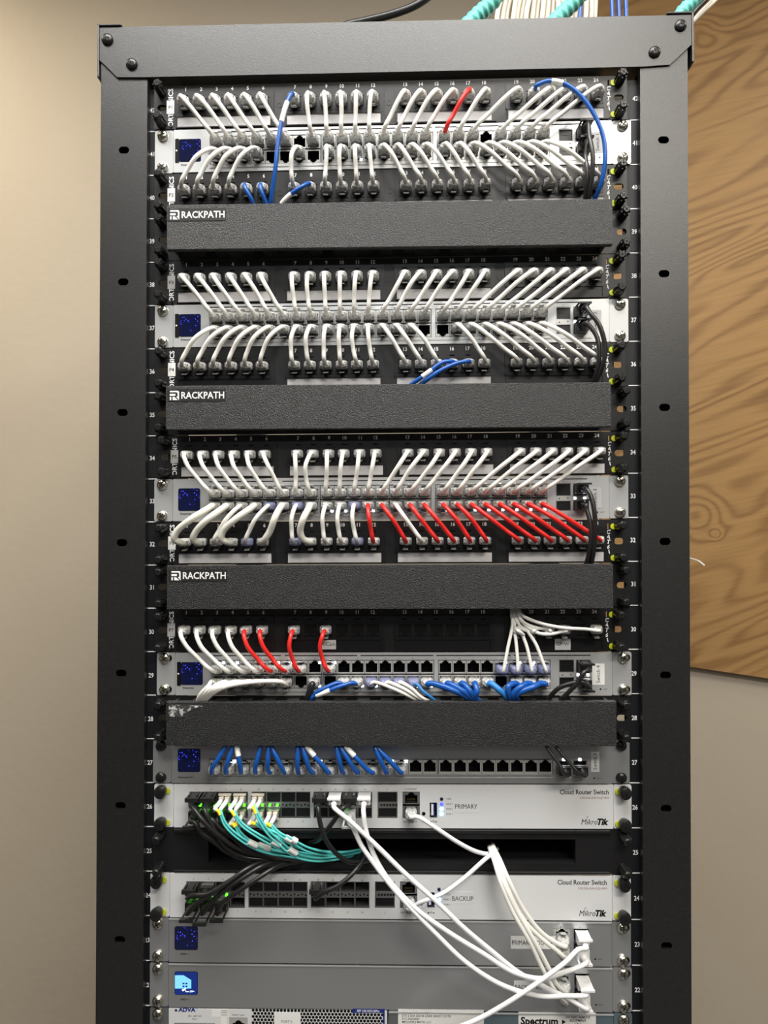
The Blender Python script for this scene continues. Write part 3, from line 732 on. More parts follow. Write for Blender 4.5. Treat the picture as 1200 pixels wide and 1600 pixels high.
def unifi48(n, xs, lab, tagtext, leds_u=(), leds_l=(), bar=True, label_m=M_greytape):
    fr = Fr(n, xs[0], xs[1], dr=1.5 if n > 40 else 2.5); SW[n] = fr
    rt = root('network_switch', fr(241, 0, 0), lab, 'network switch', 'silver 48-port switches')
    ears(fr, rt, M_silver)
    blocks = [(SU[g * 8] - 7.4, SU[g * 8 + 7] + 7.4, SVL - 7.3, SVU + 7.3) for g in range(3)]
    cages = [(409.6, 424.6, 8.6, 36.4), (426.6, 441.6, 8.6, 36.4)]
    mb = MB(fr)
    mb.grid(19.8, 462.8, 0.7, 43.7, -2, WF, blocks + cages, M_silver, inner=M_shield, backw=-2)
    mb.box(20.2, 462.4, 0.9, 43.4, -60, -10, M_greyear)
    mb.build('front_panel', rt, bevel=0.0003)
    mb = MB(fr)
    for a, b in ((57, 128), (132, 206), (209, 283), (286, 361), (364, 441)):
        mb.box(a, b, 40.2, 41.2, WF, WF + 0.08, M_hole)
    mb.build('vent_slot', rt)
    mb = MB(fr); mb.box(57, 405, 4.4, 5.6, WF, WF + 0.7, M_shield); mb.box(409, 445, 4.4, 5.2, WF, WF + 0.5, M_shield); mb.build('ridge', rt)
    for i, u in enumerate(SU):
        socket(fr, u, SVU - 0.6, rt, -1, M_module, M_shield, cw=13.6, ch=14.3, wf=WF - 0.4, oh=9.0, pins=False)
        socket(fr, u, SVL + 0.4, rt, 1, M_module, M_shield, cw=13.6, ch=14.3, wf=WF - 0.4, oh=9.0, pins=False)
    # leds beside the sockets
    for lst, v in ((leds_u, SVU + 4.4), (leds_l, SVL - 5.0)):
        for i in lst:
            mb = MB(fr); mb.box(SU[i - 1] + 3.7, SU[i - 1] + 5.9, v - 0.9, v + 0.9, WF - 0.35, WF + 0.4, M_ledw); mb.build('link_light', rt)
    mb = MB(fr)
    for i, u in enumerate(SU):
        mb.text('%d' % (2 * i + 1), u, 37.9, 1.1, WF + 0.06, M_ink2); mb.text('%d' % (2 * i + 2), u, 6.7, 1.0, WF + 0.06, M_ink2)
    mb.text('49', 417, 38.3, 1.1, WF + 0.06, M_ink2); mb.text('51', 434, 38.3, 1.1, WF + 0.06, M_ink2)
    mb.text('Enterprise' , 27.5, 8.2, 1.9, WF + 0.06, M_ink, align='l', bold=0.03)
    mb.lathe([(0.9, WF), (0.9, WF + 0.06)], 451, 6.9, M_ink, n=12); mb.text('RESET', 454, 6.9, 1.1, WF + 0.06, M_ink2, align='l')
    mb.build('printed_lettering', rt)
    sfp(fr, rt, 409.8, 424.4, 23.6, 36.2, WF - 0.3); sfp(fr, rt, 409.8, 424.4, 8.8, 18.8, WF - 0.3)
    sfp(fr, rt, 426.8, 441.4, 23.6, 36.2, WF - 0.3, False); sfp(fr, rt, 426.8, 441.4, 8.8, 18.8, WF - 0.3, False)
    mb = MB(fr); mb.box(409.8, 441.4, 18.8, 23.6, WF - 1, WF - 0.2, M_shield)
    for u, s_ in ((413, 1), (421.5, -1)): mb.prism([(u - 0.9, 21.2 - s_ * 0.8), (u + 0.9, 21.2 - s_ * 0.8), (u, 21.2 + s_ * 0.8)], WF - 0.2, WF - 0.1, M_ink)
    mb.build('light_strip', rt)
    for u in (428.6, 438.4):
        mb = MB(fr); mb.box(u - 1.1, u + 1.1, 20.2, 22.2, WF - 0.2, WF + 0.3, M_ledw); mb.build('link_light', rt)
    if bar:
        mb = MB(fr); mb.rrect(21.5, 25.6, 10.5, 34.5, WF, WF + 0.5, 0.8, M_hole); mb.lathe([(0.9, WF + 0.5), (0.9, WF + 0.7)], 23, 22.6, M_wink, n=10); mb.build('screen_side_bar', rt)  # black bar with a white dot, left of the screen
    lcd(fr, rt, 25.8, 47.6, 11.6, 33.8, WF)
    mb = MB(fr); mb.box(442.6, 455.0, 11.2, 32.4, WF, WF + 0.2, label_m); mb.text(tagtext, 448.6, 21.8, 3.6, WF + 0.26, M_ink, rot=math.pi / 2)
    s_ = mb.build('name_sticker', rt); s_['label'] = f'paper sticker reading {tagtext} sideways'
    return fr
unifi48(41, (243, 985), 'silver 48-port switch with a sideways Switch 1 sticker, highest in the rack', 'Switch 1', (), (11,))
unifi48(37, (243, 981), 'silver 48-port switch between panels P3 and P4', 'Switch 2', (), ())
unifi48(33, (242, 981), 'silver 48-port switch with red cords in its lower ports', 'Switch 3', (), (9, 10, 12, 13, 15, 16, 17, 19, 20, 21, 22, 23, 24), bar=False)
unifi48(29, (246, 986), 'silver 48-port switch with blue cords, sticker reading Switch 4', 'Switch 4', (1, 2, 5, 6, 8, 9, 21, 22, 23), (8, 11, 12, 15, 16, 17, 19, 24), label_m=M_paper)
def SJ(n, i, low=False): return SW[n](SU[i - 1], (SVL + 0.4) if low else (SVU - 0.6), WF - 0.4)

# ------------------------------------------------------------------ cable managers
COVERS = {39: ((261, 320), (957, 310.5), (957, 382), (261, 390)), 35: ((259.5, 603), (954.5, 597), (954.5, 667), (259.5, 671.5)),
          31: ((261, 883.5), (958, 881.5), (958, 951), (261, 952.5)), 28: ((260, 1096.5), (963, 1096.5), (963, 1166), (259, 1166))}
MW = 28.5
for n, cs in COVERS.items():
    fr = Fr(n)
    lab = {39: 'highest black cable cover with white RACKPATH logo, under panel P2', 35: 'black cable cover with white RACKPATH logo, under panel P4',
           31: 'black cable cover with white RACKPATH logo, under panel P6', 28: 'black cable cover without logo, peeled sticker at its left end'}[n]
    rt = root('cable_manager', fr(241, 0, 0), lab, 'cable manager', 'horizontal cable managers')
    P = [pw(x, y, MW) for x, y in cs]
    xA = (P[0].x + P[3].x) / 2; xB = (P[1].x + P[2].x) / 2; zT = (P[0].z + P[1].z) / 2; zB = (P[2].z + P[3].z) / 2
    tilt = ((P[1].z - P[0].z) + (P[2].z - P[3].z)) / 2 / (xB - xA); xm = (xA + xB) / 2
    T = lambda u, v, w: Vector((u, -w, v + tilt * (u - xm)))
    mb = MB(T)
    w1 = MW / 1000
    mb.prism([(zB, w1), (zT, w1), (zT, w1 - 0.007), (zT - 0.0015, w1 - 0.007), (zT - 0.0015, w1 - 0.0015), (zB + 0.0015, w1 - 0.0015), (zB + 0.0015, w1 - 0.007), (zB, w1 - 0.007)], xA, xB, M_cover, axis=0)
    mb.build('cover', rt, bevel=0.0006)
    # back plate with ears
    mb = MB(fr); mb.grid(0.5, 482.1, 0.5, 44.0, 0.4, 2.4, [(3.8, 13.6, 19.0, 25.4), (469, 478.8, 19.0, 25.4)], M_panel)
    for e_ in ((3.8, 13.6, 19.0, 25.4), (469, 478.8, 19.0, 25.4)): mb.fillets(e_, 2.4, M_panel)
    mb.build('back_plate', rt)
    # ducting fingers, above and below
    hh = zT - zB
    mb = MB(T); k = 0; x = xA + 0.022
    while x < xB - 0.03:
        for z in (zT - 0.0032, zB + 0.0017):
            mb.box(x, x + 0.0125, z, z + 0.0015, 0.0025, w1 - 0.0016, M_panel)
        x += 0.0235
    mb.build('duct_fingers', rt)
    mb = MB(T); mb.box(xA + 0.004, xA + 0.007, zB + 0.002, zT - 0.002, 0.0025, w1 - 0.002, M_panel); mb.box(xB - 0.007, xB - 0.004, zB + 0.002, zT - 0.002, 0.0025, w1 - 0.002, M_panel); mb.build('duct_end', rt)
    for u in (8.7, 473.9):
        for v in (38.1, 6.35): screw(fr, u, v, rt, 'long', 2.4)
    if n != 28:
        y0 = {39: 336, 35: 618, 31: 899.5}[n]; x0 = {39: 266, 35: 265.5, 31: 268}[n]
        def q(px, py): p = pw(px, py, MW); return p.x, p.z - tilt * (p.x - xm)
        a, b = q(x0 - 4, y0 - 9.5), q(x0 + 87, y0 + 8.5)
        mb = MB(T); mb.box(a[0], b[0], b[1], a[1], w1, w1 + 0.0004, M_badge)
        bd = mb.build('badge', rt)
        ic0, ic1 = q(x0, y0 - 7.2), q(x0 + 14.5, y0 + 7.2)
        mb = MB(T); S = ic1[0] - ic0[0]
        def I(x, y): return (ic0[0] + x * S, ic1[1] + y * (ic0[1] - ic1[1]))
        wz0, wz1 = w1 + 0.0004, w1 + 0.0005
        # square with an R left dark inside it
        for poly in ([(0, 1), (0, .84), (.72, .84), (.84, .74), (.84, .5), (1, .5), (1, .88), (.9, 1)],
                     [(0, .66), (0, .84 - .0), (0.16, .84), (.16, .66)][:0] or [(0, .68), (.60, .68), (.60, .46), (.0, .46)],
                     [(0, .34), (.16, .34), (.16, .0), (0, .0)], [(.3, .34), (.5, .34), (.86, .0), (.3, .0)], [(.84, .5), (1, .5), (1, 0), (.98, 0), (.70, .34), (.84, .40)]):
            mb.prism([I(*p) for p in poly], wz0, wz1, M_wink)
        t = q(x0 + 18, y0 - 0.3); t2 = q(x0 + 85, y0)
        vs, fs = glyphs('RACKPATH', 0.02); wd = max(v[0] for v in vs) - min(v[0] for v in vs)
        hcap = (q(x0, y0 - 5.2)[1] - q(x0, y0 + 5.2)[1])
        sx = (t2[0] - t[0]) / (wd * hcap / 0.7)
        mb.text('RACKPATH', t[0], t[1], hcap, wz1, M_wink, align='l', bold=0.02, sx=sx)
        mb.build('logo', bd)
    else:
        def q(px, py): p = pw(px, py, MW); return p.x, p.z - tilt * (p.x - xm)
        mb = MB(T); pts = [q(*p) for p in ((264, 1101), (290, 1101.5), (318, 1103), (308, 1106), (300, 1109), (290, 1114), (284, 1120), (266, 1119.5), (263.5, 1115))]
        mb.prism(pts[::-1], w1, w1 + 0.0003, M_resid); mb.build('sticker_residue', rt)

# ------------------------------------------------------------------ 24-port silver switch (Switch 5)
f27 = Fr(27, 240, 983, dr=0.5)
r27 = root('network_switch', f27(241, 0, 0), 'silver switch with one row of 24 ports, sticker reading Switch 5', 'network switch')
ears(f27, r27, M_silverx, kind='blackpan')
X27 = [338 + 22 * i for i in range(8)] + [516.3 + 22.2 * i for i in range(8)] + [696.8 + 22.2 * i for i in range(8)]
U27 = [f27.uv(x, 1197.5, WF)[0] for x in X27]; V27 = f27.uv(600, 1197.5, WF)[1]
bl = [(U27[g * 8] - 7.5, U27[g * 8 + 7] + 7.5, V27 - 7.6, V27 + 7.6) for g in range(3)]
cg = [f27.rect(869, 1188, 890.5, 1210, WF), f27.rect(895, 1188, 917, 1210, WF)]
mb = MB(f27); mb.grid(19.8, 463.3, 0.7, 43.7, -2, WF, bl + cg, M_silverx, inner=M_shield); mb.box(20.2, 462.4, 0.9, 43.4, -60, -10, M_greyear); mb.build('front_panel', r27, bevel=0.0003)
for i, u in enumerate(U27): socket(f27, u, V27 - 0.8, r27, -1, M_module, M_shield, cw=13.9, ch=14.6, wf=WF - 0.4, oh=9.0, pins=False)
for r_ in cg: sfp(f27, r27, r_[0] + 0.2, r_[1] - 0.2, r_[2] + 0.2, r_[3] - 0.2, WF - 0.3, False)
mb = MB(f27)
for i, u in enumerate(U27): mb.text(str(i + 1), u, V27 - 9.2, 1.1, WF + 0.06, M_ink2)
mb.text('Enterprise XG', 27, 6.6, 1.8, WF + 0.06, M_ink, align='l', bold=0.02)
u, v = f27.uv(928.5, 1216, WF); mb.lathe([(0.9, WF), (0.9, WF + 0.06)], u, v, M_ink, n=12); mb.text('RESET', u + 2.5, v, 1.1, WF + 0.06, M_ink2, align='l')
mb.build('printed_lettering', r27)
mb = MB(f27); mb.box(U27[0] - 7.5, U27[-1] + 7.5, V27 - 11.6, V27 - 10.8, WF, WF + 0.5, M_shield); mb.box(cg[0][0], cg[1][1], V27 - 11.6, V27 - 10.8, WF, WF + 0.5, M_shield); mb.build('ridge', r27)
lcd(f27, r27, *f27.rect(278.5, 1170.5, 312.5, 1205.5, WF), WF)
u0, u1, v0, v1 = f27.rect(923.5, 1175, 936.5, 1206, WF)
mb = MB(f27); mb.box(u0, u1, v0, v1, WF, WF + 0.15, M_tape); mb.text('Switch 5', (u0 + u1) / 2 - 0.3, (v0 + v1) / 2 + 0.5, 3.4, WF + 0.2, M_ink, rot=math.pi / 2); mb.build('name_sticker', r27)['label'] = 'sticker reading Switch 5 sideways'
for x in (366, 501, 613, 634.5): 
    u, v = f27.uv(x, 1189.5, WF); mb = MB(f27); mb.box(u - 1.4, u + 1.4, v - 1.2, v + 1.2, WF - 0.2, WF + 0.6, M_ledw); mb.build('link_light', r27)
for x in (881, 906):
    u, v = f27.uv(x, 1186.8, WF); mb = MB(f27); mb.rrect(u - 1.6, u + 1.6, v - 1.2, v + 1.2, WF, WF + 0.4, 0.8, M_ledw); mb.build('link_light', r27)

# ------------------------------------------------------------------ white fibre switches
def mikro(n, xs, dx, dy, word, lab, seamL, seamR, led_y, strip_g):
    fr = Fr(n, xs[0], xs[1], dr=0.5 if n == 26 else 1.0)
    rt = root('fibre_switch', fr(241, 0, 0), lab, 'network switch', 'white fibre switches')
    ua = fr.uv(seamL, 1258 + dy)[0]; ub = fr.uv(seamR, 1258 + dy)[0]
    ears(fr, rt, M_white, ua=ua - 0.2, ub=ub + 0.2, kind='thumb', clips=True)
    R = lambda x0, y0, x1, y1: fr.rect(x0 + dx[0] + (dx[1] - dx[0]) * (x0 - 296) / 360, y0 + dy, x1 + dx[0] + (dx[1] - dx[0]) * (x1 - 296) / 360, y1 + dy, WF)
    groups = [(296, 387.5), (393, 485), (490, 581.5)]
    hs = [R(a, 1237, b, 1278) for a, b in groups] + [R(590, 1237, 621, 1278), R(629, 1237, 656, 1278)]
    usb = R(671.5, 1254, 683, 1277.5)
    mb = MB(fr); mb.grid(ua + 0.3, ub - 0.3, 0.7, 43.7, -2, WF, hs + [usb], M_white, inner=M_cage)
    mb.box(ua + 1, ub - 1, 0.9, 43.4, -60, -14, M_greyear); mb.build('front_panel', rt, bevel=0.0003)
    cages = {}
    for g, (a, b) in enumerate(groups):
        for j in range(4):
            x0 = a + (b - a) * j / 4; x1 = a + (b - a) * (j + 1) / 4
            for row, (y0, y1) in enumerate(((1237.5, 1254), (1261.5, 1277.5))):
                r_ = R(x0, y0, x1, y1); num = g * 8 + j * 2 + (2 if row == 0 else 1)
                cages[num] = ((r_[0] + r_[1]) / 2, (r_[2] + r_[3]) / 2)
                sfp(fr, rt, r_[0] + 0.1, r_[1] - 0.1, r_[2], r_[3], WF - 0.3, cover=(num not in strip_g[1]))
        r_ = R(a, 1254, b, 1261.5)
        mb = MB(fr); mb.box(r_[0] + 0.1, r_[1] - 0.1, r_[2], r_[3], WF - 1, WF - 0.2, M_cage)
        for k in range(16):
            uu = r_[0] + (r_[1] - r_[0]) * (k + 0.5) / 16; vc = (r_[2] + r_[3]) / 2; s_ = 1 if k % 2 else -1
            mb.prism([(uu - 1.1, vc - s_ * 1.1), (uu + 1.1, vc - s_ * 1.1), (uu, vc + s_ * 1.1)][::s_], WF - 0.2, WF - 0.1, M_ink)
        st = mb.build('light_strip', rt)
        for k, on in enumerate(strip_g[0][g]):
            if on:
                uu = r_[0] + (r_[1] - r_[0]) * (k + 0.5) / 8; vc = (r_[2] + r_[3]) / 2
                mb = MB(fr); mb.rrect(uu - 1.4, uu + 1.4, vc - 1.4, vc + 1.4, WF - 0.1, WF + 0.9, 1.2, M_ledg); mb.build('link_light', st)
    for y0, y1 in ((1237.5, 1254), (1262, 1277.5)):
        r_ = R(590.5, y0, 620.5, y1); sfp(fr, rt, *r_, WF - 0.3)
    r_ = R(590.5, 1254, 620.5, 1262); mb = MB(fr); mb.box(*r_, WF - 1, WF - 0.2, M_cage)
    for k in range(6):
        uu = r_[0] + 2.5 + k * 3; vc = (r_[2] + r_[3]) / 2; mb.box(uu, uu + 2, vc - 1, vc + 1, WF - 0.2, WF - 0.1, M_ink)
    mb.build('light_strip', rt)
    r_ = R(629.2, 1237.2, 655.8, 1257); socket(fr, (r_[0] + r_[1]) / 2, (r_[2] + r_[3]) / 2 - 1, rt, -1, M_module, M_greyear, cw=r_[1] - r_[0], ch=r_[3] - r_[2] + 1.0, wf=WF - 0.3, ow=12.5, oh=8.0)
    r2 = R(629.2, 1257, 655.8, 1277.8); socket(fr, (r2[0] + r2[1]) / 2, (r2[2] + r2[3]) / 2 + 0.4, rt, 1, M_module, M_greyear, cw=r2[1] - r2[0], ch=r2[3] - r2[2] - 0.2, wf=WF - 0.3, ow=12.5, oh=8.0)
    mg = ((r2[0] + r2[1]) / 2, (r2[2] + r2[3]) / 2 + 0.4)
    mb = MB(fr); mb.box(usb[0] + 0.5, usb[1] - 0.5, usb[2] + 0.5, usb[3] - 0.5, -12, -11, M_hole); mb.box(usb[0] + 1.5, usb[0] + 3.7, usb[2] + 2, usb[3] - 2, -11, WF - 0.8, M_wplug); mb.box(usb[0] + 3.7, usb[0] + 4.6, usb[2] + 2, usb[3] - 2, -11, WF - 1, M_usb)
    mb.build('usb_port', rt)
    mb = MB(fr); c = R(662, 1270, 664, 1273); mb.lathe([(1.9, WF), (1.9, WF + 0.05)], c[0], (c[2] + c[3]) / 2, M_hole, n=16); mb.build('reset_hole', rt)
    mb = MB(fr)
    vt = R(300, 1231, 301, 1233)[2]; vb = R(300, 1281, 301, 1283)[2]
    for nu, (cu, cv) in cages.items(): mb.text(str(nu), cu, vt if nu % 2 == 0 else vb, 1.7, WF + 0.06, M_ink2)
    c = R(605, 1231, 606, 1233); mb.text('2', c[0], vt, 1.7, WF + 0.06, M_ink2); mb.text('1', c[0], vb, 1.7, WF + 0.06, M_ink2)
    c = R(642, 1231, 643, 1233); mb.text('CONSOLE', c[0], vt + 0.4, 1.9, WF + 0.06, M_ink2, sx=0.95); c = R(641, 1281, 642, 1283); mb.text('MGMT/BOOT', c[0], vb, 1.7, WF + 0.06, M_ink2, sx=0.95)
    c = R(664, 1281, 665, 1283); mb.text('RESET', c[0], vb, 1.7, WF + 0.06, M_ink2, sx=0.95)
    c = R(677, 1281, 678, 1283); mb.box(c[0] - 2.5, c[0] + 2.5, vb - 0.15, vb + 0.15, WF, WF + 0.06, M_ink); mb.lathe([(0.8, WF), (0.8, WF + 0.06)], c[0] - 2.5, vb, M_ink, n=8); mb.prism([(c[0] + 2.5, vb - 0.8), (c[0] + 4, vb), (c[0] + 2.5, vb + 0.8)], WF, WF + 0.06, M_ink)
    mb.box(c[0] - 1, c[0] + 1.5, vb + 0.8, vb + 1.1, WF, WF + 0.06, M_ink)
    lx = 690 if n == 26 else 686
    for k, s_ in enumerate(('USER', 'FAULT', 'PWR 2', 'PWR 1')):
        u, v = fr.uv(lx + 7.5, led_y[k], WF); mb.text(s_, u, v, 1.7, WF + 0.06, M_ink2, align='l', sx=0.95)
    u, v = fr.uv(951 if n == 26 else 948, 1237.5 if n == 26 else 1378.8, WF); mb.text('Cloud Router Switch', u, v, 4.6, WF + 0.06, M_ink2, align='r', bold=0.02, sx=0.87)
    u, v = fr.uv(951 if n == 26 else 948, 1246.5 if n == 26 else 1388.2, WF); mb.text('CRS326-24S+2Q+RM', u, v, 2.1, WF + 0.06, M_inkred, align='r', sx=1.08)
    u, v = fr.uv(951 if n == 26 else 948, 1284 if n == 26 else 1427, WF); mb.text('Tik', u, v, 5.8, WF + 0.06, M_ink, align='r', bold=0.05, shear=0.25, sx=0.95)
    vs, fs = glyphs('Tik', 0.05); wd = (max(p[0] for p in vs) - min(p[0] for p in vs)) * 5.8 / 0.7 * 0.95
    mb.text('Mikro', u - wd + 0.9, v, 5.6, WF + 0.06, M_ink, align='r', shear=0.2, sx=0.86)
    for k in (1, 2): mb.box(u - wd - 11.5 + k * 0.8, u - wd - 10.1 + k * 0.8, v + 3.0 + k * 0.9, v + 3.4 + k * 0.9, WF, WF + 0.06, M_ink)
    mb.build('printed_lettering', rt)
    for k in range(4):
        u, v = fr.uv(lx, led_y[k], WF); mb = MB(fr); mb.lathe([(1.7, WF), (1.7, WF + 0.5), (1.2, WF + 0.8)], u, v, (M_leddk, M_ledb, M_ledc, M_ledc)[k], n=14); mb.build('status_light', rt)
    bx = fr.rect(*((711, 1248, 747, 1270) if n == 26 else (708, 1393.5, 739, 1412)), WF)
    mb = MB(fr); mb.box(*bx, WF, WF + 0.15, M_white); mb.text(word, (bx[0] + bx[1]) / 2 - 0.3, (bx[2] + bx[3]) / 2 - 0.6, 4.6, WF + 0.2, M_ink, sx=0.86)
    mb.build('name_sticker', rt)['label'] = f'clear sticker reading {word}'
    return fr, cages, mg
g1 = ((0, 1, 1, 1, 1, 1, 1, 1), (1, 1, 1, 1, 0, 0, 0, 0), (1, 0, 0, 0, 1, 0, 0, 0))
fA, cA, mgA = mikro(26, (242, 986), (0, 0), 0, 'PRIMARY', 'white fibre switch with sticker reading PRIMARY', 273, 957, (1248.2, 1256.2, 1264, 1272), (g1, (2, 4, 6, 8, 10, 1, 3, 5, 7, 9, 11, 18, 20, 22, 24, 21)))
fB, cB, mgB = mikro(24, (236, 985), (-5, -4), 140.3, 'BACKUP', 'white fibre switch with sticker reading BACKUP', 266.7, 955, (1389.6, 1397.5, 1405.5, 1413.3), (((1, 1, 0, 1, 0, 1, 0, 0), (0,) * 8, (1, 0, 0, 0, 0, 0, 0, 0)), (2, 4, 1, 3, 5, 7, 18, 19, 20, 21, 22, 23, 24)))

# ------------------------------------------------------------------ pass-through panel
f25 = Fr(25, 240, 986, dr=0.5)
r25 = root('pass_through_plate', f25(241, 0, 0), 'black blank panel with long cable opening, between the two white fibre switches', 'panel')
op = f25.rect(326, 1310, 899, 1348, 2)
mb = MB(f25); mb.grid(0.5, 482.1, 0.5, 44.0, 0.4, 2.6, [op], M_panel); mb.build('face_plate', r25)
mb = MB(f25)
mb.box(22, 461, 40.4, 44, 2.6, 5.0, M_panel)
mb.box(22, 461, 0.8, 3.0, 2.6, 4.4, M_panel); mb.build('folded_edge', r25, bevel=0.0008)
mb = MB(f25); mb.box(op[0] - 1, op[1] + 1, op[2] - 1, op[2], -60, 2.9, M_panel); mb.box(op[0] - 1, op[1] + 1, op[3], op[3] + 1, -60, 2.9, M_panel)
mb.box(op[0] - 1, op[0], op[2], op[3], -60, 2.9, M_panel); mb.box(op[1], op[1] + 1, op[2], op[3], -60, 2.9, M_panel); mb.box(op[0] - 1, op[1] + 1, op[2] - 1, op[3] + 1, -61, -60, M_module)
mb.build('opening_liner', r25)
for u in (8.7, 473.9):
    for v in (38.1, 6.35): screw(f25, u, v, r25, 'long', 2.6)

# ------------------------------------------------------------------ grey gateways (rows 23, 22)
GW = {}
def gateway(n, xs, lab, word, lx, ly, lcdbox, seamR, shot, slits, ports):
    fr = Fr(n, xs[0], xs[1], dr=0.5); GW[n] = fr
    rt = root('gateway_router', fr(241, 0, 0), lab, 'router', 'grey gateway routers')
    ua = fr.uv(265.3, 1470)[0]; ub = fr.uv(seamR, 1470)[0]
    ears(fr, rt, M_silverd, ua=ua - 0.2, ub=ub + 0.2)
    hr = [fr.rect(*p, WF) for p in ports]
    mb = MB(fr); mb.grid(ua + 0.3, ub - 0.3, 0.7, 43.7, -2, WF, hr, M_silverd, inner=M_shield); mb.box(ua + 1, ub - 1, 0.9, 43.4, -60, -12, M_greyear); mb.build('front_panel', rt, bevel=0.0004)
    mb = MB(fr); mb.box(ua + 0.3, ub - 0.3, 42.5, 43.7, WF, WF + 0.7, M_silver); mb.build('top_lip', rt)
    mb = MB(fr)
    for x0, x1, y in slits:
        r_ = fr.rect(x0, y - 0.8, x1, y + 0.8, WF); mb.box(*r_, WF, WF + 0.08, M_hole)
    mb.build('vent_slot', rt)
    a, b, c, d = hr[0]
    for k, sg in ((0, 1), (1, -1)):
        cv = (c * 3 + d) / 4 if k == 0 else (c + 3 * d) / 4
        socket(fr, (a + b) / 2, cv + (0.5 if k == 0 else -0.5), rt, sg, M_module, M_shield, cw=b - a, ch=(d - c) / 2, wf=WF - 0.4, oh=8.0)
    a, b, c, d = hr[1]
    sfp(fr, rt, a, b, (c + d) / 2 + 0.6, d, WF - 0.3, False); sfp(fr, rt, a, b, c, (c + d) / 2 - 0.6, WF - 0.3, False)
    if n == 23: lcd(fr, rt, *fr.rect(*lcdbox, WF), WF)
    else:
        s_ = lcd(fr, rt, *fr.rect(*lcdbox, WF), WF, M_navy)
        mb = MB(fr); w = WF + 0.4
        Q = lambda x, y: fr.uv(x, y, WF)
        mb.prism([Q(*p) for p in ((273.6, 1523.5), (287, 1523.5), (299, 1531), (299, 1544), (273.6, 1544))][::-1], w, w + 0.1, M_sky)
        mb.prism([Q(*p) for p in ((284, 1546), (291, 1543), (290, 1546), (286, 1548.5))][::-1], w + 0.1, w + 0.15, M_scw)
        for x in (285.5, 290):
            for y in (1535, 1539.5): u, v = Q(x, y); mb.box(u, u + 2, v - 1.6, v, w + 0.1, w + 0.15, M_navy)
        u, v = Q(297, 1548.5); mb.text('Port SFP+', u, v, 1.6, w + 0.12, M_scw, bold=0.02)
        mb.build('screen_picture', s_)
    mb = MB(fr); u, v = fr.uv(290.5, 1490.5 if n == 23 else 1561.5, WF); mb.text('UXG', u - 0.4, v, 1.7, WF + 0.06, M_ink, align='r', bold=0.04); mb.text('Pro', u + 0.3, v, 1.7, WF + 0.06, M_ink2, align='l')
    u, v = fr.uv(930 if n == 23 else 931.5, 1498.6 if n == 23 else 1570, WF); mb.lathe([(0.9, WF), (0.9, WF + 0.06)], u, v, M_ink, n=12); mb.text('RESET', u + 2.5, v, 1.2, WF + 0.06, M_ink2, align='l')
    for x in (876, 906): u, v = fr.uv(x, hr and (1449 if n == 23 else 1519), WF); mb.text('10', u, v, 1.3, WF + 0.06, M_ink2)
    mb.build('printed_lettering', rt)
    bx = fr.rect(lx[0], ly[0], lx[1], ly[1], WF); mb = MB(fr); mb.box(*bx, WF, WF + 0.2, M_paper if n == 23 else M_tape); mb.text(word, bx[0] + 1.2, (bx[2] + bx[3]) / 2, 4.4, WF + 0.26, M_ink, align='l', sx=0.80)
    mb.build('name_sticker', rt)['label'] = f'sticker reading {word}'
gateway(23, (235, 985), 'grey gateway router with particle screen, sticker reading PRIMARY ROUTER', 'PRIMARY ROUTER', (798, 873), (1463, 1482.5), (273.5, 1448, 308.5, 1483.5), 954.5, 1, [(327, 436, 1437.3), (441.5, 555.5, 1438), (560.5, 676, 1438.8), (681, 796, 1439.8), (802, 918, 1441)], [(865, 1451, 891, 1493), (896, 1451, 920, 1493)])
gateway(22, (235, 986.5), 'grey gateway router with light blue picture screen, sticker reading BACKUP ROUTER', 'BACKUP ROUTER', (803, 865), (1532.5, 1552), (273.5, 1518.5, 308.5, 1553.5), 955.5, 0, [(322, 436, 1507.6), (441.5, 556, 1508.6), (561.5, 676, 1509.6), (681.5, 796, 1511), (802, 918, 1513)], [(866, 1521, 892, 1564), (897, 1521, 921, 1564)])

# ------------------------------------------------------------------ row 21 : carrier devices
f21 = Fr(21, 235, 987, dr=0.5)
def hexvent(fr, x0, x1, y0, y1, rt, m):
    u0, u1, v0, v1 = fr.rect(x0, y0, x1, y1, WF); mb = MB(fr); p = 3.55; r = 1.62; row = 0; v = v1 - 1.6
    while v > v0:
        u = u0 + 1.6 + (p / 2 if row % 2 else 0)
        while u < u1 - 1:
            mb.prism([(u + r * math.cos(math.radians(60 * k + 30)), v + r * math.sin(math.radians(60 * k + 30))) for k in range(6)], WF, WF + 0.05, M_hole); u += p
        v -= p * 0.866; row += 1
    return mb.build('vent_holes', rt)
r21 = root('carrier_access_unit', f21(120, 0, 0), 'light grey unit marked ADVA with honeycomb vents, cut off at the bottom edge', 'network device')
ub = f21.uv(605, 1590)[0]; ua = f21.uv(265.5, 1590)[0]
mb = MB(f21); mb.rrect(0.4, ua - 0.3, 0.6, 43.8, 0.3, 2.6, 2, M_greyear); mb.build('mounting_ear', r21)
for v in (38.1, 6.35): screw(f21, 8.7, v, r21, 'pan', 2.6)
lanr = f21.rect(358, 1590, 387, 1622, WF)
mb = MB(f21); mb.grid(ua, ub, 0.7, 43.7, -2, WF, [lanr], M_white); mb.box(ua, ub, 0.9, 43.4, -60, -12, M_greyear); mb.build('front_panel', r21, bevel=0.0004)
hexvent(f21, 393, 599, 1577, 1640, r21, M_white)
socket(f21, (lanr[0] + lanr[1]) / 2, (lanr[2] + lanr[3]) / 2, r21, -1, M_module, M_shield, cw=lanr[1] - lanr[0], ch=lanr[3] - lanr[2], wf=WF - 0.3, oh=9)
mb = MB(f21)
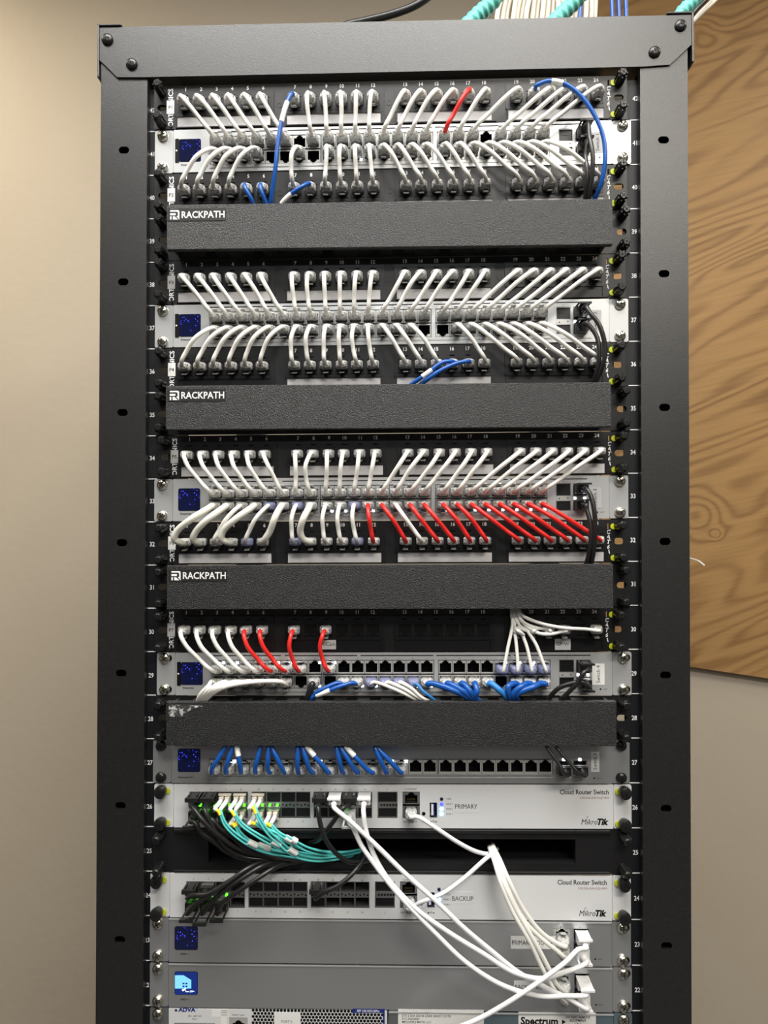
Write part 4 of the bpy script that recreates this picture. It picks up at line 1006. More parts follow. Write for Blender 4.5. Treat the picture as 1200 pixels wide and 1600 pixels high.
u, v = f21.uv(278.5, 1577.5, WF); mb.text('ADVA', u, v, 3.9, WF + 0.06, M_inkblue, align='l', bold=0.045, sx=1.12); u, v = f21.uv(305.5, 1575.5, WF); mb.text('TM', u, v, 1, WF + 0.06, M_ink2, align='l')
u, v = f21.uv(275, 1578.7, WF); mb.lathe([(1.3, WF), (1.3, WF + 0.05), (0.9, WF + 0.05), (0.9, WF)], u, v, M_ink2, n=14)
u, v = f21.uv(304, 1587.5, WF); mb.text('-48 / -60V DC', u, v, 1.9, WF + 0.06, M_ink2, sx=0.95); u, v = f21.uv(304, 1591.8, WF); mb.text('Input', u, v, 1.7, WF + 0.06, M_ink2)
u, v = f21.uv(372, 1586, WF); mb.text('MGMT LAN', u, v, 1.7, WF + 0.06, M_ink2)
mb.build('printed_lettering', r21)
bx = f21.rect(273, 1598, 336, 1625, WF); mb = MB(f21); mb.box(*bx, WF, WF + 1.5, M_greyear); mb.build('power_inlet', r21)
bx = f21.rect(331, 1577, 357, 1589, WF); mb = MB(f21); mb.box(*bx, WF, WF + 0.15, M_paper)
for k in range(3): mb.box(bx[0] + 9.5, bx[1] - 1.0, bx[3] - 1.6 - k * 2, bx[3] - 1.2 - k * 2, WF + 0.15, WF + 0.2, M_ink2)
bx = f21.rect(345, 1590, 354, 1606, WF); mb.box(*bx, WF, WF + 0.15, M_paper); mb.build('serial_sticker', r21)
mb = MB(f21); P_ = [f21.uv(*p, WF) for p in ((552, 1576), (601, 1576.5), (601, 1601), (598.5, 1601), (598.5, 1582.5), (549, 1582.5))]; mb.prism(P_[::-1], WF + 0.06, WF + 0.2, M_inkblue)
u, v = f21.uv(575.5, 1579.3, WF); mb.text('FSP 150-XG116Pro', u, v, 2.1, WF + 0.24, M_wink, bold=0.03, shear=0.2, sx=0.95); mb.build('model_banner', r21)['label'] = 'blue banner with white lettering'
bx = f21.rect(428.5, 1581.5, 469.5, 1612, WF); mb = MB(f21); mb.box(*bx, WF + 0.06, WF + 0.3, M_paper)
u, v = f21.uv(448, 1596, WF); mb.text('PORT 5', u, v, 2.6, WF + 0.34, M_ink, sx=0.9); mb.build('port_sticker', r21)['label'] = 'white sticker reading PORT 5'
r21b = root('carrier_terminal', f21(360, 0, 0), 'blue-grey metal unit with large white paper labels, right of the honeycomb unit', 'network device')
uc = f21.uv(607, 1590)[0]; ud = f21.uv(957, 1590)[0]
mb = MB(f21); mb.box(uc, ud, 0.7, 43.4, -60, WF, M_teal); mb.build('case', r21b, bevel=0.0006)
mb = MB(f21); mb.box(uc, ud, 42.3, 43.5, WF, WF + 0.8, M_silver); mb.build('top_lip', r21b)
mb = MB(f21); mb.rrect(ud + 0.4, 482.2, 0.6, 43.8, 0.3, 2.6, 2, M_teal); mb.build('mounting_ear', r21b)
for v in (38.1, 6.35): screw(f21, 473.9, v, r21b, 'pan', 2.6)
bx = f21.rect(622, 1577.5, 756, 1640, WF); mb = MB(f21); mb.box(*bx, WF + 0.05, WF + 0.3, M_paper)
for k, s_ in enumerate(('T/O.MOLT.TXM417ZW', 'ETH 3 DIA 500 45 LAKK 000037..CHTR', 'SVC-04636404', 'IMPOSSIBLE MATH, LLC', 'ACCOUNT #########')):
    u, v = f21.uv(628, 1582 + k * 4.7, WF); mb.text(s_, u, v, 2.1, WF + 0.34, M_ink2, align='l', sx=(0.95 if k != 1 else 0.98), bold=0.01)
mb.build('circuit_label', r21b)['label'] = 'white paper label with five printed lines'
mb = MB(f21); bx2 = f21.rect(608.5, 1578, 621, 1640, WF); mb.box(*bx2, WF, WF + 0.1, M_greyear); mb.build('side_strip', r21b)
bx = f21.rect(810, 1581.5, 931, 1640, WF); mb = MB(f21); mb.box(*bx, WF + 0.05, WF + 0.3, M_paper)
u, v = f21.uv(813.5, 1594.5, WF); mb.text('Spectrum', u, v, 7.2, WF + 0.34, M_ink, align='l', bold=0.035, sx=0.93)
q = [f21.uv(*p, WF) for p in ((878, 1592.5), (884, 1596.5), (878, 1600.5))]; mb.prism(q[::-1], WF + 0.3, WF + 0.34, M_ink)
for k, s_ in enumerate(('DO NOT REMOVE', 'EQUIPMENT', 'CALL')):
    u, v = f21.uv(903, 1589 + 5.2 * k, WF); mb.text(s_, u, v, 2.3, WF + 0.34, M_ink, bold=0.02, shear=0.2, sx=0.9)
mb.build('provider_label', r21b)['label'] = 'white label reading Spectrum in large black letters'

# ------------------------------------------------------------------ patch cords, panel to switch
rnd = random.Random(11)
def colour(m): return {M_cw.name: 'white', M_red.name: 'red', M_blue.name: 'blue', M_cthick.name: 'thick ivory'}[m.name]
swn = {41: 'Switch 1', 37: 'Switch 2', 33: 'Switch 3', 29: 'Switch 4'}
pnn = {42: 'P1', 40: 'P2', 38: 'P3', 36: 'P4', 34: 'P5', 32: 'P6', 30: 'P7'}
def pair(pn, sn, i, j=None, m=M_cw, r=R_C, kind='clear', down=True, bulge=22, side=None, low=None):
    """panel pn port i <-> switch sn port j"""
    j = j or i; low = (not down) if low is None else low
    A = PJ(pn, i); B = SJ(sn, j, low)
    A0, B0 = (A, B) if down else (B, A)
    sd = rnd.uniform(-1.5, 1.5) if side is None else side
    pts = link(A0, B0, bulge + rnd.uniform(-3, 3), sd, K=(0.1, 0.55, 1.0, 0.75) if r > 0.003 else (0.35, 1, 0.8, 0.3))
    where = 'down to' if down else 'up to'
    cord(f'{colour(m)} patch cord from port {i} of panel {pnn[pn]} {where} {swn[sn]}', pts, r, m,
         ((A, kind, 1), (B, kind, 1 if low else -1)), group=f'cords between panel {pnn[pn]} and {swn[sn]}')
for i in range(1, 25):
    if i in (7, 20): continue
    pair(42, 41, i, m=M_red if i == 17 else M_cw, bulge=16)
for i in (1, 2, 3, 4, 7) + tuple(range(9, 25)):
    sd = -3 if i < 5 else (-2.5 if i == 7 else None)
    pair(40, 41, i, m=M_cw, down=False, side=sd, bulge=18)
for i in range(1, 25): pair(38, 37, i, bulge=18)
for i in list(range(1, 16)) + list(range(18, 25)): pair(36, 37, i, down=False, bulge=18, side=-4 if i < 7 else (-2.5 if i in (7, 8, 11) else None))
for i in range(1, 25): pair(34, 33, i, bulge=18, side=-4 if i in (8,) else (-3 if i < 6 else None))
for i in range(1, 25):
    thick = i in (1, 2, 4, 6, 8)
    pair(32, 33, i, down=False, m=M_cthick if thick else (M_red if i in (12, 13) or i >= 15 else M_cw), r=0.0033 if thick else R_C,
         kind='blue' if i in (5, 7, 11) else 'clear', side=(-12 if i in (1, 4) else (-8 if i in (2, 8) else (4 if i == 6 else (-2 if i < 12 else None)))), bulge=24 if thick else 18)
for i in range(1, 7): pair(30, 29, i, m=M_red if i > 4 else M_cw, bulge=14, side=-4)
pair(30, 29, 7, m=M_red, bulge=14, side=-4); pair(30, 29, 9, m=M_red, bulge=14, side=-5)

O = Vector((0, -0.001, 0))
def free(label, A, kind, sg, mid, m, r=R_C, group=None, sleeves=(), w=17, name='patch_cable', plugs=True):
    """cord leaving a socket at A and running through pixel points (px,py,w)"""
    pts = [A + O * 9, A + O * w] + [pw(*q) for q in mid]
    return cord(label, pts, r, m, ((A, kind, sg),) if plugs else (), group, sleeves, name)
free('blue patch cord from port 7 of P1 hanging past Switch 1 into the cover', PJ(42, 7), 'clear', 1, [(452, 152, 24), (441, 185, 27), (434, 225, 28), (430, 265, 27), (424, 310, 20), (422, 330, 14)], M_blue, sleeves=((0.34, 0.46, M_paper),))
free('blue patch cord arching from port 20 of P1 round the right end of Switch 1', PJ(42, 20), 'clear', 1, [(838, 134, 26), (855, 127, 28), (880, 130, 30), (905, 147, 32), (928, 178, 34), (943, 215, 34), (945, 255, 33), (938, 290, 28), (926, 318, 18), (920, 335, 14)], M_blue, sleeves=((0.30, 0.37, M_paper),))
free('leftmost short blue cord dropping from panel P2 into the cover', PJ(40, 5), 'clear', 1, [(384, 296, 24), (393, 312, 22), (400, 335, 14)], M_blue)
free('second short blue cord from the left, dropping from P2 into the cover', PJ(40, 6), 'clear', 1, [(408, 298, 24), (414, 314, 21), (420, 335, 14)], M_blue)
free('blue patch cord from port 8 of P2 slanting left into the cable cover', PJ(40, 8), 'clear', 1, [(473, 291, 26), (455, 303, 25), (442, 316, 22), (430, 335, 14)], M_blue, sleeves=((0.62, 0.85, M_paper),))
free('upper of two blue cords slanting left from panel P4, with white sleeve', PJ(36, 16), 'clear', 1, [(692, 566, 24), (672, 580, 25), (655, 592, 24), (640, 603, 20), (625, 620, 14)], M_blue, sleeves=((0.48, 0.64, M_paper),))
free('lower plain blue cord of two slanting left from panel P4', PJ(36, 17), 'clear', 1, [(716, 567, 24), (690, 578, 27), (672, 590, 26), (655, 603, 20), (640, 622, 14)], M_blue)
# row 30 bundle
for i, mids in ((19, [(818, 992, 16), (806, 985, 14), (800, 965, 12), (800, 945, 8)]), (20, [(830, 987, 16), (818, 983, 15), (806, 968, 14), (802, 945, 8)]), (21, [(856, 982, 18), (838, 981, 17), (815, 970, 16), (804, 945, 8)]),
                (22, [(878, 987, 20), (858, 991, 20), (838, 988, 18), (815, 970, 15), (806, 945, 8)]), (24, [(915, 983, 20), (880, 981, 22), (842, 973, 20), (816, 961, 16), (808, 943, 8)])):
    free(f'thin white patch cord from port {i} of P7 gathered under the cable cover', PJ(30, i), 'clear', 1, mids, M_cw, r=0.0017, group='white cords bunched at the right of panel P7')
for k, (i, mids) in enumerate(((21, [(789, 1036, 20), (794, 1010, 18), (800, 980, 15), (801, 945, 8)]), (22, [(809, 1036, 20), (807, 1010, 18), (804, 980, 15), (803, 945, 8)]), (23, [(829, 1036, 20), (823, 1010, 18), (812, 980, 15), (805, 945, 8)]), (24, [(848, 1034, 20), (838, 1008, 18), (820, 978, 15), (807, 945, 8)]))):
    free(f'thin white cord rising from top port {i} of Switch 4 to the bundle', SJ(29, i), 'blue', -1, mids, M_cw, r=0.0017, group='white cords bunched at the right of panel P7')
# switch 4, lower row
L29 = lambda i: SJ(29, i, True)
for i in range(1, 7):
    x = 343 + (i - 1) * 21.3
    yy = 1060 + i * 0.5
    E_ = 306 + i * 2.2
    mids = [(x - 12, 1065, 19 + i * 0.6), (E_ + 0.5 * (x - E_), 1073 - i, 27 + i * 0.7), (E_ + 0.18 * (x - E_), 1085 - i * 1.3, 27 + i * 0.5), (E_, 1099, 20), (E_ - 1, 1118, 10)]
    free(f'white cord sweeping left from lower port {i} of Switch 4 into the cover', L29(i), 'clear', 1, mids, M_cw, r=0.0022, group='white cords at the lower left of Switch 4', w=14)
free('thick black cord from a lower port of Switch 4 into the cover', L29(8), 'clear', 1, [(488, 1069, 19), (483, 1083, 20), (479, 1100, 16), (478, 1120, 12)], M_black, r=0.003, w=14)
free('blue cord with white marker from lower port 10 of Switch 4', L29(10), 'clear', 1, [(528, 1067, 19), (510, 1074, 22), (494, 1083, 22), (486, 1100, 14)], M_blue, w=14, sleeves=())
free('blue cord with white marker sleeve from lower port 11 of Switch 4', L29(11), 'clear', 1, [(551, 1067, 19), (530, 1073, 23), (505, 1083, 23), (488, 1090, 20), (482, 1108, 12)], M_blue, w=14, sleeves=((0.6, 0.78, M_paper),))
for i, x0, x1 in ((12, 585, 652), (13, 606, 662), (14, 625, 668)):
    free(f'white cord slanting right from lower port {i} of Switch 4', L29(i), 'blue', 1, [(x0, 1066, 19), (x0 + (x1 - x0) * 0.4, 1075, 23), (x1 - 12, 1088, 22), (x1 + 8, 1100, 16), (x1 + 18, 1118, 10)], M_cw, r=0.0018, w=14, group='white cords slanting right under Switch 4')
free('thin blue cord slanting right from lower port 15 of Switch 4', L29(15), 'blue', 1, [(651, 1069, 19), (662, 1081, 22), (674, 1090, 20), (688, 1103, 12), (700, 1115, 8)], M_lblue, r=0.0014, w=14)
for i, x0, x1 in ((16, 674, 735), (17, 700, 741), (18, 722, 745), (19, 741, 749)):
    free(f'thick blue cord from lower port {i} of Switch 4 into the cover', L29(i), 'clear', 1, [(x0 + 1, 1068, 19), (x0 + (x1 - x0) * 0.5, 1077 + (i - 16) * 1.0, 25), (x1 - 7, 1088, 23), (x1 + 2, 1099, 17), (x1 + 6, 1118, 10)], M_blue, r=0.003, w=14, group='thick blue cords under Switch 4')
free('light blue cord from lower port 20 of Switch 4 into the cover', L29(20), 'clear', 1, [(767, 1068, 19), (779, 1077, 23), (792, 1090, 20), (804, 1112, 10)], M_lblue, r=0.0031, w=14)
for i, x0, x1 in ((22, 802, 796), (23, 822, 803), (24, 842, 809)):
    free(f'thick blue cord curving left from lower port {i} of Switch 4', L29(i), 'clear', 1, [(x0 + 3, 1068, 19), (x0 - 8, 1073, 25), (x1 - 1, 1085, 24), (x1 + 1, 1099, 16), (x1 + 3, 1118, 10)], M_blue, r=0.003, w=14, group='thick blue cords under Switch 4')
# switch 5 blue cords hanging out of the cover
S5 = [(1, 352, 328), (2, 363, 351), (3, 370, 377), (4, 407, 397), (5, 419, 418), (6, 424, 444), (7, 465, 465), (8, 472, 485), (9, 479, 513), (10, 525, 535), (11, 531, 557), (12, 540, 578), (13, 585, 603), (14, 588, 626)]
for i, xt, xb in S5:
    A = f27(U27[i - 1], V27 - 0.8, WF - 0.4)
    free(f'short blue cord from the cover down into port {i} of Switch 5', A, 'clear', -1, [(xb + (xt - xb) * 0.15, 1201, 23), (xb + (xt - xb) * 0.5, 1187, 25), (xt, 1166, 22), (xt + (xt - xb) * 0.3, 1150, 14)], M_blue, r=0.0024,
         group='short blue cords of Switch 5', sleeves=((0.66, 0.8, M_paper),) if i in (3, 9, 12) else ())

# ------------------------------------------------------------------ direct-attach cables (black / white)
def dac(label, fr, uvA, sg, mids, m=M_black, mp=M_bplug, r=0.0023, group=None, wf=WF, tab=True, end=None, bw=6.2, name='attach_cable', tabw=18, drop=0):
    A = fr(uvA[0], uvA[1], wf)
    pts = [A + O * 14, A + O * 22] + [pw(*q) for q in mids]
    if end is not None:
        B = end[0](end[1][0], end[1][1], wf); pts += [B + O * 22, B + O * 14]
    rt = root(name, A, label, 'cable', group)
    mb = MB(); mb.tube(smooth_path(pts), r, m, n=10); mb.build('jacket', rt, smooth=True)
    heads = [(fr, uvA, sg)] + ([(end[0], end[1], end[2])] if end is not None else [])
    for f_, (u, v), s_ in heads:
        T = (lambda f_: lambda x, y, z: f_(x, y, z))(f_)
        mb = MB(f_); mb.box(u - bw, u + bw, v - 4.3, v + 4.3, -6, wf + 3.5, M_shell)
        mb.grid(u - bw * 0.95, u + bw * 0.95, v - 4.0, v + 4.0, wf + 3.5, wf + 10, [], mp)
        mb.lathe([(4.0, wf + 10), (3.6, wf + 12), (2.9, wf + 19)], u, v, mp, n=12)
        pl = mb.build('connector', rt, smooth=False, bevel=0.0003)
        if tab:
            mb = MB(f_); vy = v + s_ * 5.0; w1 = wf + 1; w2 = wf + tabw
            a, b = sorted((vy - 0.6, vy + 0.6))
            if s_ > 0 or mp is M_wplug:
                kb = 0.85 if mp is M_wplug else 0.5; mb.box(u - bw * kb, u + bw * kb, a + 0.2, b - 0.2, w1, w1 + (w2 - w1) * (0.9 if s_ > 0 else 0.35), mp)
            mb.box(u - bw, u - bw + 1.6, a, b, w1, w2, mp); mb.box(u + bw - 1.6, u + bw, a, b, w1, w2, mp); mb.box(u - bw - 0.4, u + bw + 0.4, a - 0.3 - (drop if s_ > 0 else 0), b + 0.3 + (drop if s_ < 0 else 0), w2 - 1.6, w2 + 1.2, mp)
            mb.build('pull_tab', pl)
    return rt
for n, mU, mL in ((41, [(921, 214, 30), (926, 240, 34), (925, 275, 32), (921, 305, 26), (918, 330, 14)], [(915, 245, 26), (917, 262, 30), (917, 290, 28), (914, 315, 20), (912, 330, 12)]),
                  (37, [(922, 489, 30), (936, 507, 34), (945, 540, 34), (942, 570, 32), (932, 594, 24), (922, 618, 12)], [(920, 508, 27), (932, 525, 30), (936, 548, 31), (934, 575, 29), (926, 598, 22), (916, 620, 12)]),
                  (33, [(921, 770, 30), (928, 795, 34), (930, 825, 34), (928, 855, 30), (924, 880, 22), (920, 898, 12)], [(917, 797, 27), (922, 815, 30), (924, 840, 31), (920, 865, 27), (915, 885, 20), (912, 900, 12)])):
    dac(f'black attach cable from the upper right port of {swn[n]} looping down', SW[n], (434.1, 29.9), 1, mU, group='black attach cables at the right of the switches')
    dac(f'black attach cable from the lower right port of {swn[n]} looping down', SW[n], (434.1, 13.8), 1, mL, group='black attach cables at the right of the switches')
dac('black attach cable from the upper right port of Switch 4 crossing down left', SW[29], (434.1, 29.9), 1, [(913, 1050, 30), (903, 1066, 30), (888, 1082, 26), (874, 1097, 18), (868, 1115, 10)], group='black attach cables at the right of the switches')
dac('black attach cable from the lower right port of Switch 4 running left', SW[29], (434.1, 13.8), -1, [(908, 1066, 28), (892, 1068, 27), (872, 1076, 24), (857, 1094, 16), (852, 1115, 10)], group='black attach cables at the right of the switches')
c1 = ((cg[0][0] + cg[0][1]) / 2, (cg[0][2] + cg[0][3]) / 2); c2 = ((cg[1][0] + cg[1][1]) / 2, (cg[1][2] + cg[1][3]) / 2)
dac('black attach cable from the cover into the left fibre port of Switch 5', f27, (c1[0], c1[1] - 1), 1, [(880, 1206, 30), (872, 1192, 28), (860, 1176, 25), (853, 1164, 22), (848, 1150, 14)], tab=False, r=0.0018)
dac('black attach cable from the cover into the right fibre port of Switch 5', f27, (c2[0], c2[1] - 1), 1, [(903, 1207, 30), (892, 1194, 28), (877, 1177, 25), (868, 1165, 22), (862, 1150, 14)], tab=False, r=0.0018)
# primary fibre switch
gP = 'black attach cables of the fibre switches'
dac('black attach cable from port 2 of the PRIMARY fibre switch', fA, cA[2], 1, [(303, 1264, 34), (312, 1276, 38), (326, 1292, 38), (345, 1308, 34), (370, 1325, 28), (405, 1337, 18), (450, 1345, 8), (520, 1345, -30)], group=gP, drop=2)
dac('black attach cable from port 4 of the PRIMARY fibre switch', fA, cA[4], 1, [(320, 1266, 34), (328, 1284, 36), (338, 1302, 34), (354, 1325, 28), (380, 1339, 22), (415, 1343, 16), (460, 1347, 6), (520, 1347, -30)], group=gP, drop=2)
dac('black attach cable from port 1 of the PRIMARY fibre switch', fA, cA[1], -1, [(305, 1286, 32), (315, 1301, 32), (332, 1313, 30), (351, 1328, 26), (376, 1340, 20), (430, 1348, 8), (510, 1349, -30)], group=gP, tabw=26, drop=1)
dac('black attach cable from port 3 of the PRIMARY fibre switch', fA, cA[3], -1, [(330, 1280, 32), (344, 1294, 32), (362, 1307, 30), (390, 1330, 24), (440, 1342, 10), (510, 1343, -30)], group=gP, tab=False)
dac('black attach cable from port 5 of the PRIMARY fibre switch', fA, cA[5], -1, [(346, 1284, 30), (360, 1303, 28), (380, 1320, 25), (412, 1337, 18), (450, 1345, 8), (515, 1345, -30)], group=gP, tab=False)
dac('black attach cable from port 18 of the PRIMARY fibre switch, curving right', fA, cA[18], 1, [(497, 1262, 34), (500, 1285, 38), (508, 1310, 38), (526, 1334, 32), (548, 1347, 22), (575, 1345, 8), (600, 1338, -25)], group=gP, drop=2)
dac('black attach cable from port 22 of the PRIMARY fibre switch, curving left', fA, cA[22], 1, [(537, 1262, 34), (522, 1282, 34), (510, 1298, 30), (498, 1312, 20), (480, 1318, -5), (465, 1322, -35)], group=gP, drop=2)
# backup
dac('black attach cable from port 1 of the BACKUP fibre switch', fB, cB[1], -1, [(306, 1412, 34), (330, 1397, 38), (360, 1376, 36), (385, 1358, 30), (412, 1346, 18), (460, 1343, -5), (510, 1340, -35)], group=gP, tabw=26, drop=1)
dac('black attach cable from port 3 of the BACKUP fibre switch', fB, cB[3], -1, [(328, 1412, 34), (355, 1388, 36), (385, 1368, 32), (412, 1352, 24), (450, 1346, 2), (510, 1345, -35)], group=gP, tabw=32, drop=1)
dac('black attach cable from port 5 of the BACKUP fibre switch', fB, cB[5], -1, [(346, 1412, 34), (375, 1391, 36), (405, 1371, 32), (432, 1354, 22), (465, 1346, 0), (510, 1346, -35)], group=gP, tabw=26, drop=1)
dac('black attach cable from port 2 of the BACKUP fibre switch', fB, cB[2], 1, [(302, 1399, 34), (325, 1397, 38), (350, 1382, 36), (380, 1364, 30), (410, 1350, 18), (460, 1345, -5), (510, 1343, -35)], group=gP, drop=2)
dac('black attach cable from port 4 of the BACKUP fibre switch', fB, cB[4], 1, [(328, 1396, 34), (352, 1384, 34), (378, 1368, 28), (408, 1352, 18), (460, 1346, -5), (510, 1346, -35)], group=gP, tab=False)
dac('black attach cable from port 18 of the BACKUP fibre switch, curving up right', fB, cB[18], 1, [(505, 1395, 32), (528, 1384, 32), (548, 1368, 28), (563, 1350, 20), (572, 1335, 5), (576, 1325, -30)], group=gP, drop=2)
# white direct attach cables, fibre switch to routers
def gwport(n, x, y): return GW[n].uv(x, y, WF)
p23u, p23l = gwport(23, 908, 1461.5), gwport(23, 908, 1483); p22u, p22l = gwport(22, 909, 1532), gwport(22, 909, 1554)
gWh = 'white attach cables from the fibre switch to the routers'
RW = 0.0023
dac('white attach cable from port 20 of the PRIMARY switch to the lowest router port', fA, cA[20], 1, [(524, 1264, 38), (548, 1284, 42), (590, 1323, 42), (632, 1364, 44), (680, 1407, 46), (725, 1450, 46), (768, 1486, 44), (808, 1518, 42), (848, 1541, 36), (884, 1558, 32)], M_cw2, M_wplug, RW, gWh, end=(GW[22], p22l, -1), tabw=18)
dac('white attach cable from port 21 of the PRIMARY switch to the BACKUP ROUTER', fA, cA[21], -1, [(552, 1294, 36), (564, 1320, 38), (582, 1346, 40), (610, 1383, 44), (640, 1417, 46), (682, 1460, 46), (726, 1502, 46), (776, 1535, 44), (815, 1550, 42), (850, 1557, 38), (880, 1556, 34)], M_cw2, M_wplug, RW, gWh, end=(GW[22], p22u, 1), tabw=24)
dac('white attach cable from port 24 of the PRIMARY switch to the PRIMARY ROUTER', fA, cA[24], 1, [(568, 1270, 36), (572, 1298, 36), (584, 1335, 38), (606, 1373, 42), (650, 1420, 46), (700, 1456, 46), (755, 1490, 46), (802, 1519, 44), (845, 1529, 42), (880, 1520, 36)], M_cw2, M_wplug, RW, gWh, end=(GW[23], p23l, -1), tabw=18)
dac('white attach cable from the upper PRIMARY ROUTER port leaving at bottom edge', GW[23], p23u, 1, [(903, 1484, 34), (885, 1502, 40), (852, 1527, 44), (802, 1561, 46), (750, 1591, 44), (700, 1612, 40), (640, 1640, 36)], M_cw2, M_wplug, RW, gWh)
# management cords
A = fA(mgA[0], mgA[1], WF - 0.3); B = fB(mgB[0], mgB[1], WF - 0.3)
free('white cord from the PRIMARY management port running right into the opening', A, 'clear', 1, [(652, 1276, 24), (680, 1293, 26), (715, 1316, 22), (740, 1329, 16), (758, 1334, 8), (775, 1330, -25)], M_cw2, r=0.0021)
free('white cord from the BACKUP management port rising into the opening', B, 'clear', 1, [(655, 1411, 24), (690, 1397, 28), (725, 1372, 24), (755, 1345, 16), (770, 1333, 5), (778, 1325, -30)], M_cw2, r=0.0021)
f23 = GW[23]; f22 = GW[22]
J23u, J23l = f23.uv(878, 1464, WF), f23.uv(878, 1481, WF); J22u, J22l = f22.uv(879, 1534, WF), f22.uv(879, 1551, WF)
for lab, fr_, uv_, sg, mids in (('upper network port of the PRIMARY ROUTER', f23, J23u, -1, [(869, 1473, 24), (845, 1456, 28), (818, 1421, 30), (795, 1375, 28), (782, 1345, 16), (772, 1325, 2), (770, 1318, -30)]),
                            ('lower network port of the PRIMARY ROUTER', f23, J23l, 1, [(868, 1484, 26), (842, 1463, 30), (813, 1430, 32), (790, 1380, 28), (778, 1345, 16), (771, 1326, 4), (768, 1320, -30)]),
                            ('upper network port of the BACKUP ROUTER', f22, J22u, -1, [(870, 1538, 26), (858, 1514, 30), (838, 1476, 34), (806, 1420, 32), (785, 1375, 28), (776, 1345, 16), (769, 1327, 4), (766, 1322, -30)]),
                            ('lower network port of the BACKUP ROUTER', f22, J22l, 1, [(868, 1549, 26), (850, 1518, 30), (828, 1472, 34), (800, 1422, 32), (782, 1378, 28), (772, 1345, 16), (766, 1328, 4), (764, 1322, -30)])):
    A = fr_(uv_[0], uv_[1], WF - 0.4)
    free(f'white cord from the {lab} rising into the opening', A, 'clear', sg, mids, M_cw, r=0.0021, group='white cords hanging out of the pass-through opening')

# ------------------------------------------------------------------ fibre pairs and transceivers
def transceiver(fr, uv, num, up):
    u, v = uv; rt = root('optical_transceiver', fr(u, v, WF), f'metal fibre transceiver in port {num} of the PRIMARY fibre switch', 'transceiver', 'transceivers with aqua fibre pairs')
    mb = MB(fr); mb.grid(u - 6.3, u + 6.3, v - 4.3, v + 4.3, -6, WF + 5, [(u - 5.6, u - 0.4, v - 3.4, v + 3.4), (u + 0.4, u + 5.6, v - 3.4, v + 3.4)], M_shell, inner=M_beige, back=M_hole, backw=-4)
    mb.build('housing', rt)
    mb = MB(fr); s_ = 1 if up else -1
    mb.box(u - 6.3, u + 6.3, min(v + s_ * 3.6, v + s_ * 5.2), max(v + s_ * 3.6, v + s_ * 5.2), WF + 3, WF + 6, M_beige); mb.build('release_latch', rt)
FP = {6: [(344, 1268, 34), (352, 1288, 36), (374, 1309, 34), (405, 1326, 28), (450, 1336, 16), (510, 1340, 4), (566, 1334, -30)],
      8: [(366, 1270, 34), (378, 1288, 36), (402, 1305, 36), (432, 1321, 32), (465, 1334, 24), (515, 1340, 8), (568, 1333, -30)],
      10: [(398, 1262, 34), (405, 1279, 38), (417, 1298, 38), (436, 1316, 34), (462, 1336, 28), (495, 1343, 20), (530, 1340, 6), (570, 1330, -30)],
      7: [(367, 1288, 32), (376, 1303, 32), (394, 1318, 28), (425, 1330, 22), (460, 1337, 14), (515, 1338, 0), (566, 1332, -30)],
      9: [(398, 1286, 32), (412, 1294, 34), (436, 1306, 34), (465, 1321, 30), (495, 1331, 20), (530, 1334, 6), (570, 1328, -30)],
      11: [(422, 1288, 32), (434, 1301, 34), (455, 1313, 34), (480, 1327, 28), (510, 1334, 16), (540, 1334, 2), (572, 1327, -30)]}
for num, mids in FP.items():
    up = num % 2 == 0; u, v = cA[num]; transceiver(fA, (u, v), num, up)
    rt = root('fibre_patch_pair', fA(u, v, WF + 6), f'aqua fibre pair from port {num} of the PRIMARY fibre switch', 'cable', 'aqua fibre pairs')
    for k, du in enumerate((-3.0, 3.0)):
        A = fA(u + du, v, WF)
        off = (2.6 if k else -2.6)
        q = [pw(x + off * 0.6, y - off * (0.2 + 0.8 * min(1, t / 3)), w) for t, (x, y, w) in enumerate(mids)]
        path = smooth_path([A + O * 18, A + O * 24 + Vector((-0.002, 0, -0.002))] + q)
        mb = MB(); mb.tube(path, 0.0011, M_aqua, n=8); mb.build('fibre', rt, smooth=True)
        mb = MB(fA); mb.box(u + du - 2.3, u + du + 2.3, v - 2.9, v + 2.9, WF - 2, WF + 9, M_beige)
        cn = mb.build('connector', rt, bevel=0.0003)
        bp = [A + O * 9, A + O * 18, A + O * 24 + Vector((-0.002, 0, -0.002)), path[9], path[12]]
        mb = MB(); mb.tube(smooth_path(bp, 3), 0.0024, M_wplug, n=10, rfun=lambda t: 1 - 0.35 * t); mb.build('boot', cn, smooth=True)
        if k == 0 or num == 7: sleeve_on(path, 0.22, 0.30, 0.0019, M_yel, rt, 'coloured_sleeve')['label'] = 'yellow sleeve'
        if k == 1: sleeve_on(path, {6: .56, 8: .6, 10: .62, 7: .55, 9: .55, 11: .5}[num], {6: .62, 8: .66, 10: .67, 7: .61, 9: .60, 11: .55}[num], 0.0030, M_paper, rt, 'marker_label')['label'] = 'white wrap-around label'

